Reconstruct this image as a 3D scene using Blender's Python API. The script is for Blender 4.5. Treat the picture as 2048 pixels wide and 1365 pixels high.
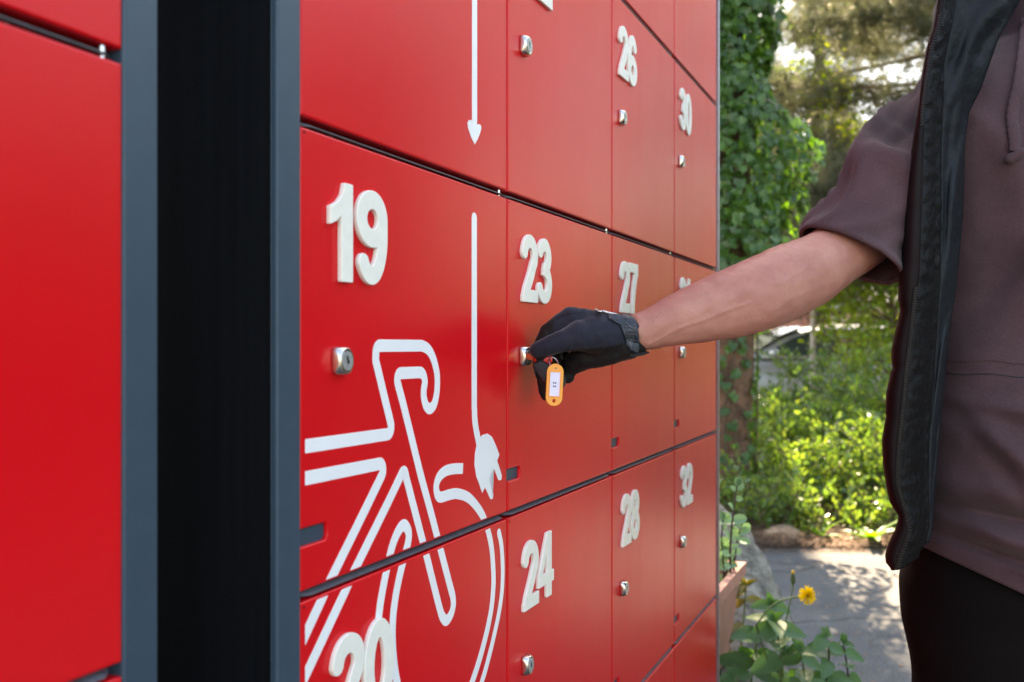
import bpy, bmesh, math, random
import numpy as np
from mathutils import Vector, Matrix, noise
from mathutils.bvhtree import BVHTree
R = math.radians
for o in list(bpy.data.objects): bpy.data.objects.remove(o)
SC = bpy.context.scene
COL = SC.collection
# ------------------------------------------------------------------ camera
HC = 1.15                                    # lens height above the paving (m)
FPX, CX, HY = 1991.0, 1024.0, 693.0          # 35 mm lens on a 2048 px wide photograph; horizon row
cam_d = bpy.data.cameras.new('camera'); cam = bpy.data.objects.new('camera', cam_d); COL.objects.link(cam)
cam.location = (0, 0, HC); cam.rotation_euler = (R(90), 0, 0)
cam_d.sensor_width = 36.0; cam_d.lens = 35.0; cam_d.shift_y = 10.5 / 2048
cam_d.clip_start = 0.02; cam_d.clip_end = 500
cam_d.dof.use_dof = True; cam_d.dof.focus_distance = 1.13; cam_d.dof.aperture_fstop = 7.0; cam_d.dof.aperture_blades = 9
SC.camera = cam
# ------------------------------------------------------------------ sky, sun, exposure
SUN_AZ, SUN_EL = R(7), R(46)                # clockwise from +Y (straight ahead), elevation
w = bpy.data.worlds.new('World'); SC.world = w; w.use_nodes = True
nt = w.node_tree; nt.nodes.clear()
sky = nt.nodes.new('ShaderNodeTexSky'); sky.sky_type = 'NISHITA'; sky.sun_disc = False
sky.sun_elevation = SUN_EL; sky.sun_rotation = SUN_AZ; sky.air_density = 1.0; sky.dust_density = 1.0; sky.ozone_density = 1.0
bg = nt.nodes.new('ShaderNodeBackground'); bg.inputs[1].default_value = 0.13
wo = nt.nodes.new('ShaderNodeOutputWorld')
nt.links.new(sky.outputs[0], bg.inputs[0]); nt.links.new(bg.outputs[0], wo.inputs[0])
sd = bpy.data.lights.new('sun', 'SUN'); sd.energy = 5.0; sd.angle = R(0.6); sd.color = (1.0, 0.90, 0.76)
sun = bpy.data.objects.new('sun', sd); COL.objects.link(sun); sun.location = (0, 0, 12)
sdir = Vector((math.sin(SUN_AZ) * math.cos(SUN_EL), math.cos(SUN_AZ) * math.cos(SUN_EL), math.sin(SUN_EL)))
sun.rotation_euler = (-sdir).to_track_quat('-Z', 'Y').to_euler()
vs = SC.view_settings
SC.display_settings.display_device = 'sRGB'
vs.view_transform = 'Standard'; vs.look = 'None'; vs.gamma = 1.0; vs.use_curve_mapping = False
vs.exposure = 2.82
vs.use_white_balance = True; vs.white_balance_temperature = 8700; vs.white_balance_tint = 13
SC.cycles.max_bounces = 8; SC.cycles.diffuse_bounces = 4; SC.cycles.glossy_bounces = 4; SC.cycles.transmission_bounces = 6
SC.cycles.transparent_max_bounces = 8; SC.cycles.use_denoising = True; SC.cycles.sample_clamp_indirect = 6.0

# ------------------------------------------------------------------ helpers
def tag(o, label=None, cat=None, group=None, kind=None):
    if label: o['label'] = label
    if cat: o['category'] = cat
    if group: o['group'] = group
    if kind: o['kind'] = kind
    return o
def empty(name, loc=(0, 0, 0), rz=0.0):
    o = bpy.data.objects.new(name, None); COL.objects.link(o)
    o.location = loc; o.rotation_euler = (0, 0, rz); o.empty_display_size = .05
    return o
def link(name, me, mats=None, parent=None, smooth=False):
    o = bpy.data.objects.new(name, me); COL.objects.link(o)
    if mats is not None:
        for m in (mats if isinstance(mats, (list, tuple)) else [mats]): me.materials.append(m)
    if smooth:
        me.polygons.foreach_set('use_smooth', np.ones(len(me.polygons), dtype=bool))
    if parent is not None: o.parent = parent
    return o
def mesh(name, verts, faces, mats=None, parent=None, smooth=False, world=False):
    me = bpy.data.meshes.new(name); me.from_pydata([tuple(v) for v in verts], [], faces); me.update()
    o = link(name, me, mats, parent, smooth)
    if world and parent is not None: o.matrix_parent_inverse = Matrix.Translation(-Vector(parent.location)) if not any(parent.rotation_euler) else parent_matrix(parent).inverted()
    return o
def parent_matrix(p): return Matrix.Translation(p.location) @ p.rotation_euler.to_matrix().to_4x4()
def fast_mesh(name, V, F, mats=None, parent=None, smooth=False):
    """V (n,3) array, F (m,k) array of same-size faces"""
    me = bpy.data.meshes.new(name); V = np.asarray(V, dtype=np.float32); F = np.asarray(F, dtype=np.int32)
    me.vertices.add(len(V)); me.vertices.foreach_set('co', V.ravel())
    k = F.shape[1]
    me.loops.add(F.size); me.loops.foreach_set('vertex_index', F.ravel())
    me.polygons.add(len(F)); me.polygons.foreach_set('loop_start', np.arange(0, F.size, k, dtype=np.int32))
    me.update(calc_edges=True); me.validate()
    return link(name, me, mats, parent, smooth)
def bmobj(name, bm, mats=None, parent=None, smooth=False):
    me = bpy.data.meshes.new(name); bm.normal_update(); bm.to_mesh(me); bm.free()
    return link(name, me, mats, parent, smooth)
def bm_box(bm, x0, x1, y0, y1, z0, z1, bevel=0.0, seg=2):
    vs_ = [bm.verts.new((x, y, z)) for z in (z0, z1) for y in (y0, y1) for x in (x0, x1)]
    fs = [(0, 2, 3, 1), (4, 5, 7, 6), (0, 1, 5, 4), (2, 6, 7, 3), (0, 4, 6, 2), (1, 3, 7, 5)]
    faces = [bm.faces.new([vs_[i] for i in f]) for f in fs]
    if bevel:
        es = list({e for f in faces for e in f.edges})
        bmesh.ops.bevel(bm, geom=es, offset=bevel, segments=seg, profile=.5, affect='EDGES')
def box(name, b, mats, parent=None, bevel=0.0, seg=2):
    bm = bmesh.new(); bm_box(bm, *b, bevel=bevel, seg=seg); return bmobj(name, bm, mats, parent)
def loft_arrays(rings, close=True, caps=True, off=0):
    n = len(rings[0]); V = []; F = []
    for r in rings: V.extend([tuple(p) for p in r])
    m = n if close else n - 1
    for i in range(len(rings) - 1):
        for j in range(m):
            a = i * n + j; b = i * n + (j + 1) % n
            F.append((off + a, off + b, off + b + n, off + a + n))
    if caps and close:
        F.append(tuple(off + k for k in range(n - 1, -1, -1)))
        F.append(tuple(off + (len(rings) - 1) * n + k for k in range(n)))
    return V, F
def ring_at(c, axis, ru, rv, n=20, up=Vector((0, 0, 1))):
    axis = Vector(axis).normalized(); u = axis.cross(up)
    if u.length < 1e-4: u = axis.cross(Vector((0, 1, 0)))
    u.normalize(); v = u.cross(axis).normalized()
    return [Vector(c) + u * (ru * math.cos(2 * math.pi * k / n)) + v * (rv * math.sin(2 * math.pi * k / n)) for k in range(n)]
def tube_arrays(pts, radii, n=8, off=0, caps=True):
    pts = [Vector(p) for p in pts]; rings = []
    for i, p in enumerate(pts):
        a = (pts[min(i + 1, len(pts) - 1)] - pts[max(i - 1, 0)])
        r = radii[i] if hasattr(radii, '__len__') else radii
        rings.append(ring_at(p, a, r, r, n, up=Vector((0.13, 0.31, 0.94))))
    return loft_arrays(rings, True, caps, off)
class MB:
    def __init__(s): s.V = []; s.F = []
    def add(s, V, F):
        o = len(s.V); s.V.extend([tuple(v) for v in V]); s.F.extend([tuple(i + o for i in f) for f in F]); return s
    def tube(s, pts, radii, n=8, caps=True): return s.add(*tube_arrays(pts, radii, n, 0, caps))
    def loft(s, rings, close=True, caps=True): return s.add(*loft_arrays(rings, close, caps))
    def build(s, name, mats=None, parent=None, smooth=False): return mesh(name, s.V, s.F, mats, parent, smooth)
def evaluated(obj):
    """the mesh of an object with its modifiers applied; the source object is removed"""
    dg = bpy.context.evaluated_depsgraph_get(); dg.update()
    me = bpy.data.meshes.new_from_object(obj.evaluated_get(dg)); me.name = obj.name
    bpy.data.objects.remove(obj); return me
def capsule_arrays(p, q, rp, rq, n=14, m=4):
    p = Vector(p); q = Vector(q); a = q - p
    if a.length < 1e-6: a = Vector((0, 0, 1e-4))
    ax = a.normalized(); rings = []
    for i in range(m, 0, -1):
        t = math.pi / 2 * i / m; rings.append(ring_at(p - ax * rp * math.sin(t), ax, max(rp * math.cos(t), rp * .02), max(rp * math.cos(t), rp * .02), n))
    rings.append(ring_at(p, ax, rp, rp, n)); rings.append(ring_at(q, ax, rq, rq, n))
    for i in range(1, m + 1):
        t = math.pi / 2 * i / m; rings.append(ring_at(q + ax * rq * math.sin(t), ax, max(rq * math.cos(t), rq * .02), max(rq * math.cos(t), rq * .02), n))
    return loft_arrays(rings)
def chain(mb, pts, n=14):
    """pts: list of (Vector, radius); tapered capsules one after another"""
    for (p, r), (q, s) in zip(pts[:-1], pts[1:]): mb.add(*capsule_arrays(p, q, r, s, n))
def remeshed(name, mb, voxel, smooth_it=8, factor=.5):
    o = mb.build(name)
    m = o.modifiers.new('r', 'REMESH'); m.mode = 'VOXEL'; m.voxel_size = voxel
    s = o.modifiers.new('s', 'SMOOTH'); s.iterations = smooth_it; s.factor = factor
    return evaluated(o)
def at(px, py, Y):
    """world point seen at photograph pixel (px, py) at distance Y along the view"""
    return Vector(((px - CX) / FPX * Y, Y, HC - (py - HY) / FPX * Y))

# ------------------------------------------------------------------ materials
def newmat(name):
    m = bpy.data.materials.new(name); m.use_nodes = True; t = m.node_tree
    return m, t, t.nodes['Principled BSDF']
def N(t, typ, **kw):
    n = t.nodes.new(typ)
    for k, v in kw.items():
        if k.startswith('in_'): n.inputs[int(k[3:])].default_value = v
        else: setattr(n, k, v)
    return n
def noise_col(t, bsdf, c0, c1, scale, detail=4, rough=.55, coord='Object', lo=.35, hi=.65, stretch=None):
    tc = N(t, 'ShaderNodeTexCoord'); src = tc.outputs[coord]
    if stretch:
        mp = N(t, 'ShaderNodeMapping'); mp.inputs['Scale'].default_value = stretch; t.links.new(src, mp.inputs[0]); src = mp.outputs[0]
    nz = N(t, 'ShaderNodeTexNoise'); nz.inputs['Scale'].default_value = scale; nz.inputs['Detail'].default_value = detail; nz.inputs['Roughness'].default_value = rough
    t.links.new(src, nz.inputs['Vector'])
    cr = N(t, 'ShaderNodeValToRGB'); cr.color_ramp.elements[0].position = lo; cr.color_ramp.elements[1].position = hi
    cr.color_ramp.elements[0].color = (*c0, 1); cr.color_ramp.elements[1].color = (*c1, 1)
    t.links.new(nz.outputs['Fac'], cr.inputs[0])
    if bsdf: t.links.new(cr.outputs[0], bsdf.inputs['Base Color'])
    return src, nz, cr
def bump(t, bsdf, src, scale, strength, dist=.001, detail=3, typ='noise'):
    if typ == 'noise':
        nz = N(t, 'ShaderNodeTexNoise'); nz.inputs['Scale'].default_value = scale; nz.inputs['Detail'].default_value = detail; out = nz.outputs['Fac']
    else:
        nz = N(t, 'ShaderNodeTexVoronoi'); nz.inputs['Scale'].default_value = scale; out = nz.outputs['Distance']
    t.links.new(src, nz.inputs['Vector'])
    b = N(t, 'ShaderNodeBump'); b.inputs['Strength'].default_value = strength; b.inputs['Distance'].default_value = dist
    t.links.new(out, b.inputs['Height'])
    prev = bsdf.inputs['Normal'].links
    if prev: t.links.new(prev[0].from_socket, b.inputs['Normal'])
    t.links.new(b.outputs[0], bsdf.inputs['Normal'])
    return nz
def simple(name, col, rough=.5, metal=0.0, var=.12, scale=40, bumps=None, spec=.5):
    m, t, b = newmat(name)
    c0 = tuple(c * (1 - var) for c in col); c1 = tuple(min(1, c * (1 + var)) for c in col)
    src, nz, cr = noise_col(t, b, c0, c1, scale)
    b.inputs['Roughness'].default_value = rough; b.inputs['Metallic'].default_value = metal; b.inputs['Specular IOR Level'].default_value = spec
    if bumps: bump(t, b, src, *bumps)
    return m
def leafmat(name, cols, trans=.45, rough=.45, tcol=None, spec=.5):
    """leaf: per-leaf colour from a ramp, part of the light passes through"""
    m, t, b = newmat(name)
    g = N(t, 'ShaderNodeNewGeometry'); cr = N(t, 'ShaderNodeValToRGB')
    e = cr.color_ramp.elements
    while len(e) < len(cols): e.new(.5)
    for i, c in enumerate(cols):
        e[i].position = i / max(1, len(cols) - 1); e[i].color = (*c, 1)
    t.links.new(g.outputs['Random Per Island'], cr.inputs[0])
    t.links.new(cr.outputs[0], b.inputs['Base Color'])
    b.inputs['Roughness'].default_value = rough; b.inputs['Specular IOR Level'].default_value = spec
    tr = N(t, 'ShaderNodeBsdfTranslucent'); mx = N(t, 'ShaderNodeMixShader'); mx.inputs[0].default_value = trans
    hs = N(t, 'ShaderNodeMix', data_type='RGBA', blend_type='MULTIPLY'); hs.inputs[0].default_value = 1.0
    hs.inputs[7].default_value = (*(tcol or (2.6, 2.3, .9)), 1)
    t.links.new(cr.outputs[0], hs.inputs[6]); t.links.new(hs.outputs[2], tr.inputs[0])
    out = t.nodes['Material Output']
    t.links.new(b.outputs[0], mx.inputs[1]); t.links.new(tr.outputs[0], mx.inputs[2]); t.links.new(mx.outputs[0], out.inputs[0])
    return m
M = {}
def red_paint():
    m, t, b = newmat('red_powder_coat')
    src, nz, cr = noise_col(t, b, (.65, .003, .009), (.70, .005, .011), 3.0)
    b.inputs['Specular IOR Level'].default_value = .26
    # fine vertical wiping marks and dust change the gloss
    mp = N(t, 'ShaderNodeMapping'); mp.inputs['Scale'].default_value = (22, 22, 2.5); t.links.new(src, mp.inputs[0])
    n2 = N(t, 'ShaderNodeTexNoise'); n2.inputs['Scale'].default_value = 1.0; n2.inputs['Detail'].default_value = 3; t.links.new(mp.outputs[0], n2.inputs['Vector'])
    n3 = N(t, 'ShaderNodeTexNoise'); n3.inputs['Scale'].default_value = 7; n3.inputs['Detail'].default_value = 4; t.links.new(src, n3.inputs['Vector'])
    ad = N(t, 'ShaderNodeMath', operation='ADD'); t.links.new(n2.outputs[0], ad.inputs[0]); t.links.new(n3.outputs[0], ad.inputs[1])
    mr = N(t, 'ShaderNodeMapRange'); mr.inputs[1].default_value = .6; mr.inputs[2].default_value = 1.4; mr.inputs[3].default_value = .29; mr.inputs[4].default_value = .35
    t.links.new(ad.outputs[0], mr.inputs[0]); t.links.new(mr.outputs[0], b.inputs['Roughness'])
    # sparse dust specks and small chips
    vo = N(t, 'ShaderNodeTexVoronoi'); vo.inputs['Scale'].default_value = 42; t.links.new(src, vo.inputs['Vector'])
    sx = N(t, 'ShaderNodeSeparateColor'); t.links.new(vo.outputs['Color'], sx.inputs[0])
    g1 = N(t, 'ShaderNodeMath', operation='LESS_THAN'); g1.inputs[1].default_value = .030; t.links.new(vo.outputs['Distance'], g1.inputs[0])
    g2 = N(t, 'ShaderNodeMath', operation='LESS_THAN'); g2.inputs[1].default_value = .13; t.links.new(sx.outputs[0], g2.inputs[0])
    g3 = N(t, 'ShaderNodeMath', operation='MULTIPLY'); t.links.new(g1.outputs[0], g3.inputs[0]); t.links.new(g2.outputs[0], g3.inputs[1])
    g4 = N(t, 'ShaderNodeMath', operation='MULTIPLY'); g4.inputs[1].default_value = .55; t.links.new(g3.outputs[0], g4.inputs[0])
    mx = N(t, 'ShaderNodeMix', data_type='RGBA'); t.links.new(g4.outputs[0], mx.inputs[0]); t.links.new(cr.outputs[0], mx.inputs[6]); mx.inputs[7].default_value = (.72, .30, .27, 1); t.links.new(mx.outputs[2], b.inputs['Base Color'])
    bump(t, b, src, 900, .05, .0004, 2)
    bump(t, b, src, 6, .05, .004, 1)
    return m
M['red'] = red_paint()
M['anthracite'] = simple('anthracite_powder_coat', (.023, .050, .078), .50, 0, .05, 60, (800, .06, .0004))
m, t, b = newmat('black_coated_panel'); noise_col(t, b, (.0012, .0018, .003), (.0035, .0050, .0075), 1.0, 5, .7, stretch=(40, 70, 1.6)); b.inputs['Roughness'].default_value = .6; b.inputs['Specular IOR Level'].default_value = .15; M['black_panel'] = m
M['rail'] = simple('dark_rail', (.105, .115, .135), .42, 0, .15, 80)
M['digit'] = simple('off_white_plastic', (.79, .78, .70), .38, 0, .03, 120, (300, .05, .0005))
M['vinyl'] = simple('white_vinyl_print', (.80, .81, .82), .30, 0, .02, 20)
M['chrome'] = simple('nickel_lock', (.62, .58, .52), .22, 1.0, .05, 200)
M['lockface'] = simple('grey_lock_cylinder', (.42, .43, .43), .42, .55, .15, 700)
M['hole'] = simple('dark_hole', (.004, .004, .004), .7)
M['steel'] = simple('bright_steel', (.75, .75, .74), .2, 1.0, .05, 100)
M['aluminium'] = simple('aluminium_edge', (.45, .47, .49), .35, .9, .05, 60)

# ================================================================== ground
def grid_mesh(name, x0, x1, y0, y1, nx, ny, zf, mat):
    X, Y = np.meshgrid(np.linspace(x0, x1, nx), np.linspace(y0, y1, ny)); Z = np.vectorize(zf)(X, Y)
    V = np.stack([X.ravel(), Y.ravel(), Z.ravel()], 1); i = np.arange(nx * ny).reshape(ny, nx)
    F = np.stack([i[:-1, :-1].ravel(), i[:-1, 1:].ravel(), i[1:, 1:].ravel(), i[1:, :-1].ravel()], 1)
    return fast_mesh(name, V, F, mat, smooth=True)
m, t, b = newmat('forest_soil'); src, nz, cr = noise_col(t, b, (.030, .019, .012), (.115, .066, .042), 9, 8, .7)
b.inputs['Roughness'].default_value = .95; bump(t, b, src, 60, .8, .03, 6); M['soil'] = m
m, t, b = newmat('asphalt'); src, nz, cr = noise_col(t, b, (.058, .059, .062), (.120, .120, .118), 2.2, 9, .72, lo=.3, hi=.75)
n2 = N(t, 'ShaderNodeTexNoise'); n2.inputs['Scale'].default_value = 95; n2.inputs['Detail'].default_value = 5; n2.inputs['Roughness'].default_value = .8; t.links.new(src, n2.inputs['Vector'])
r2 = N(t, 'ShaderNodeMapRange'); r2.inputs[1].default_value = .35; r2.inputs[2].default_value = .68; r2.inputs[3].default_value = .35; r2.inputs[4].default_value = 1.7; t.links.new(n2.outputs[0], r2.inputs[0])
vo = N(t, 'ShaderNodeTexVoronoi', feature='DISTANCE_TO_EDGE'); vo.inputs['Scale'].default_value = 1.1
wn = N(t, 'ShaderNodeTexNoise'); wn.inputs['Scale'].default_value = 3; t.links.new(src, wn.inputs['Vector']); wm = N(t, 'ShaderNodeMix', data_type='RGBA'); wm.inputs[0].default_value = .22; t.links.new(src, wm.inputs[6]); t.links.new(wn.outputs['Color'], wm.inputs[7]); t.links.new(wm.outputs[2], vo.inputs['Vector'])
r3 = N(t, 'ShaderNodeMapRange'); r3.inputs[1].default_value = .0; r3.inputs[2].default_value = .016; r3.inputs[3].default_value = .35; r3.inputs[4].default_value = 1; t.links.new(vo.outputs['Distance'], r3.inputs[0])
mu = N(t, 'ShaderNodeMath', operation='MULTIPLY'); t.links.new(r2.outputs[0], mu.inputs[0]); t.links.new(r3.outputs[0], mu.inputs[1])
mm = N(t, 'ShaderNodeMix', data_type='RGBA', blend_type='MULTIPLY'); mm.inputs[0].default_value = 1; t.links.new(cr.outputs[0], mm.inputs[6]); t.links.new(mu.outputs[0], mm.inputs[7]); t.links.new(mm.outputs[2], b.inputs['Base Color'])
b.inputs['Roughness'].default_value = .85; bump(t, b, src, 160, .8, .008, 4); bump(t, b, src, 7, .3, .03, 4); M['asphalt'] = m
edge = [(-7, 5.55), (-1, 5.6), (.5, 5.62)]
for k in range(22): edge.append((.9 + k * .07, 5.66 + .05 * noise.noise(Vector((k * .6, 2, 0)))))
edge += [(2.47, 5.72), (2.56, 5.95), (2.64, 6.4), (2.72, 7.0), (2.85, 7.8), (3.1, 9), (3.6, 11), (4.2, 14)]
poly = [(-7, -8)] + edge + [(7.4, 14), (12, 12), (30, 11), (30, -9)]
def on_path(x, y):
    c = False; j = len(poly) - 1
    for i in range(len(poly)):
        (xi, yi), (xj, yj) = poly[i], poly[j]
        if (yi > y) != (yj > y) and x < (xj - xi) * (y - yi) / (yj - yi) + xi: c = not c
        j = i
    return c
def floor_z(x, y):
    if on_path(x, y + .06) : return -.06
    return .03 * noise.noise(Vector((x * 1.1, y * 1.1, 3))) + .022 + .022 * noise.noise(Vector((x * 4, y * 4, 9)))
big = mesh('ground', [(-250, -250, -.12), (250, -250, -.12), (250, 250, -.12), (-250, 250, -.12)], [(0, 1, 2, 3)], M['soil']); tag(big, kind='structure')
g2 = grid_mesh('forest_floor', -9, 16, 5.3, 26, 168, 140, floor_z, M['soil']); tag(g2, kind='structure')
# asphalt footpath beside the lockers, bending away to the right
bm = bmesh.new(); f = bm.faces.new([bm.verts.new((x, y, 0)) for x, y in poly]); ret = bmesh.ops.extrude_face_region(bm, geom=[f])
for v in ret['geom']:
    if isinstance(v, bmesh.types.BMVert): v.co.z -= .1
bmesh.ops.recalc_face_normals(bm, faces=bm.faces[:])
path = bmobj('footpath', bm, M['asphalt']); tag(path, kind='structure')

# ================================================================== locker cabinets
TH = math.atan2(836.0, FPX); CT, ST = math.cos(TH), math.sin(TH)
DW = 0.438                                         # camera to locker front plane
DIR = Vector((ST, CT, 0)); NRM = Vector((CT, -ST, 0))
FOOT = NRM * -DW
RZ = math.pi / 2 - TH
XV = 1860.0
def sp(px, out=0.0):
    """position along the locker front of photograph column px (out: distance in front of the doors)"""
    D = DW - out; u = 1.0 / (XV - px); Z = FPX * D / (CT * (XV - px)); return (Z - D * ST) / CT
def spz(px, py, out=0.0):
    D = DW - out; Z = FPX * D / (CT * (XV - px)); return sp(px, out), HC - (py - HY) / FPX * Z
# rows of shadow gaps (heights above the paving)
ZC, ZA, ZB, ZD = HC + .537, HC + .1705, HC - .190, HC - .556
ZTOP, ZBOT = HC + .905, .12
GAP = .0042                                         # half height of the gap between rows

# ---- raised digits: strokes -> outline -> solid
def arc(cx, cy, rx, ry, a0, a1, n=26): return [(cx + rx * math.cos(R(a0 + (a1 - a0) * i / n)), cy + ry * math.sin(R(a0 + (a1 - a0) * i / n))) for i in range(n + 1)]
T = .098
DIGITS = {
 '0': (.62, [('s', arc(.31, .5, .212, .402, 0, 360, 48), True)]),
 '1': (.46, [('p', [(.20, 0), (.41, 0), (.41, 1), (.26, 1), (.22, .88), (.14, .80), (.0, .735), (.0, .56), (.11, .60), (.20, .67)])]),
 '2': (.62, [('s', arc(.305, .695, .205, .207, 178, -22, 26) + [(.44, .545), (.36, .41), (.26, .28), (.17, .16), (.125, .06)], False), ('p', [(.02, 0), (.62, 0), (.62, .185), (.21, .185), (.1, .1), (.02, .1)])]),
 '3': (.62, [('s', arc(.30, .715, .185, .187, 165, -70, 24) + [(.30, .53)], False), ('s', [(.28, .53)] + arc(.305, .302, .21, .204, 78, -165, 28), False)]),
 '4': (.66, [('p', [(.36, 0), (.56, 0), (.56, .21), (.66, .21), (.66, .385), (.56, .385), (.56, 1), (.37, 1), (0, .385), (0, .21), (.36, .21)]), ('h', [(.37, .385), (.37, .72), (.17, .385)])]),
 '6': (.63, [('s', arc(.315, .302, .213, .204, 0, 360, 40), True), ('s', arc(.33, .47, .228, .432, 180, 40, 26), False), ('s', [(.102, .47), (.102, .30)], False)]),
 '7': (.60, [('p', [(0, .815), (.40, .815), (.60, .83), (.60, 1), (0, 1)]), ('s', [(.53, .86), (.43, .70), (.35, .54), (.29, .36), (.255, .18), (.245, 0)], False)]),
 '8': (.62, [('s', arc(.31, .722, .178, .180, 0, 360, 40), True), ('s', arc(.31, .302, .212, .204, 0, 360, 40), True)]),
}
DIGITS['9'] = (.63, [(k, [(.63 - x, 1 - y) for x, y in pts], *c) for k, pts, *c in DIGITS['6'][1]])
def seg_d(PX, PY, pts, closed):
    P = [np.array(p) for p in pts]
    if closed and np.linalg.norm(P[0] - P[-1]) > 1e-6: P.append(P[0])
    d = np.full(PX.shape, 9.0)
    for i in range(len(P) - 1):
        a, b_ = P[i], P[i + 1]; ab = b_ - a; L = max(ab @ ab, 1e-12)
        tt = ((PX - a[0]) * ab[0] + (PY - a[1]) * ab[1]) / L; tc = np.clip(tt, 0, 1)
        q = np.hypot(PX - a[0] - tc * ab[0], PY - a[1] - tc * ab[1])
        if not closed:                              # square cut ends
            if i == 0: q = np.where(tt < 0, np.maximum(q, T - tt * math.sqrt(L)), q)
            if i == len(P) - 2: q = np.where(tt > 1, np.maximum(q, T + (tt - 1) * math.sqrt(L)), q)
        d = np.minimum(d, q)
    return d - T
def poly_d(PX, PY, pts):
    d = np.full(PX.shape, 9.0); ins = np.zeros(PX.shape, bool)
    for i in range(len(pts)):
        a = np.array(pts[i]); b_ = np.array(pts[(i + 1) % len(pts)]); ab = b_ - a
        tc = np.clip(((PX - a[0]) * ab[0] + (PY - a[1]) * ab[1]) / (ab @ ab), 0, 1)
        d = np.minimum(d, np.hypot(PX - a[0] - tc * ab[0], PY - a[1] - tc * ab[1]))
        c = (a[1] > PY) != (b_[1] > PY)
        xi = a[0] + (PY - a[1]) * ab[0] / (ab[1] if abs(ab[1]) > 1e-9 else 1e-9); ins ^= c & (PX < xi)
    return np.where(ins, -d, d)
def contours(Fv, xs, ys):
    segs = {}
    ny, nx = Fv.shape
    def pt(i, j, k, l):
        a, b_ = Fv[i, j], Fv[k, l]; t_ = a / (a - b_); return (xs[j] + (xs[l] - xs[j]) * t_, ys[i] + (ys[k] - ys[i]) * t_)
    pos = {}; nxt = {}
    for i in range(ny - 1):
        for j in range(nx - 1):
            c = [(i, j), (i, j + 1), (i + 1, j + 1), (i + 1, j)]; s_ = [Fv[q] < 0 for q in c]
            if all(s_) or not any(s_): continue
            ins, outs = [], []
            for k in range(4):
                p, q = c[k], c[(k + 1) % 4]
                if s_[k] != s_[(k + 1) % 4]:
                    key = (min(p, q), max(p, q)); pos[key] = pt(*p, *q); (outs if s_[k] else ins).append(key)
            for a, b_ in zip(ins, outs): nxt[b_] = a
    loops = []; done = set()
    for st in list(nxt):
        if st in done: continue
        lp = []; k = st
        while k not in done and k in nxt: done.add(k); lp.append(pos[k]); k = nxt[k]
        if len(lp) > 8: loops.append(lp)
    return loops
DM = {}
def digit_mesh(ch):
    if ch in DM: return DM[ch]
    wd, prims = DIGITS[ch]
    xs = np.linspace(-.05, wd + .05, 74); ys = np.linspace(-.05, 1.05, 112); PX, PY = np.meshgrid(xs, ys)
    F = np.full(PX.shape, 9.0)
    for pr in prims:
        if pr[0] == 's': F = np.minimum(F, seg_d(PX, PY, pr[1], pr[2]))
        elif pr[0] == 'p': F = np.minimum(F, poly_d(PX, PY, pr[1]))
        elif pr[0] == 'h': F = np.maximum(F, -poly_d(PX, PY, pr[1]))
    H = .0795
    cu = bpy.data.curves.new('digit', 'CURVE'); cu.dimensions = '2D'; cu.fill_mode = 'BOTH'
    cu.extrude = .0016; cu.bevel_depth = .0006; cu.bevel_resolution = 1; cu.offset = -.0004
    for lp in contours(F, xs, ys):
        s_ = cu.splines.new('POLY'); s_.points.add(len(lp) - 1); s_.use_cyclic_u = True
        for p, (x, y) in zip(s_.points, lp): p.co = (x * H, y * H, 0, 1)
    o = bpy.data.objects.new('digit', cu); COL.objects.link(o); me = evaluated(o); bpy.data.curves.remove(cu)
    # stand it up: x along the door, z up, front towards -y
    me.transform(Matrix.Rotation(R(90), 4, 'X') @ Matrix.Translation((0, 0, .0022)))
    me.materials.clear(); me.materials.append(M['digit']); DM[ch] = (me, wd * H); return DM[ch]

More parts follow.
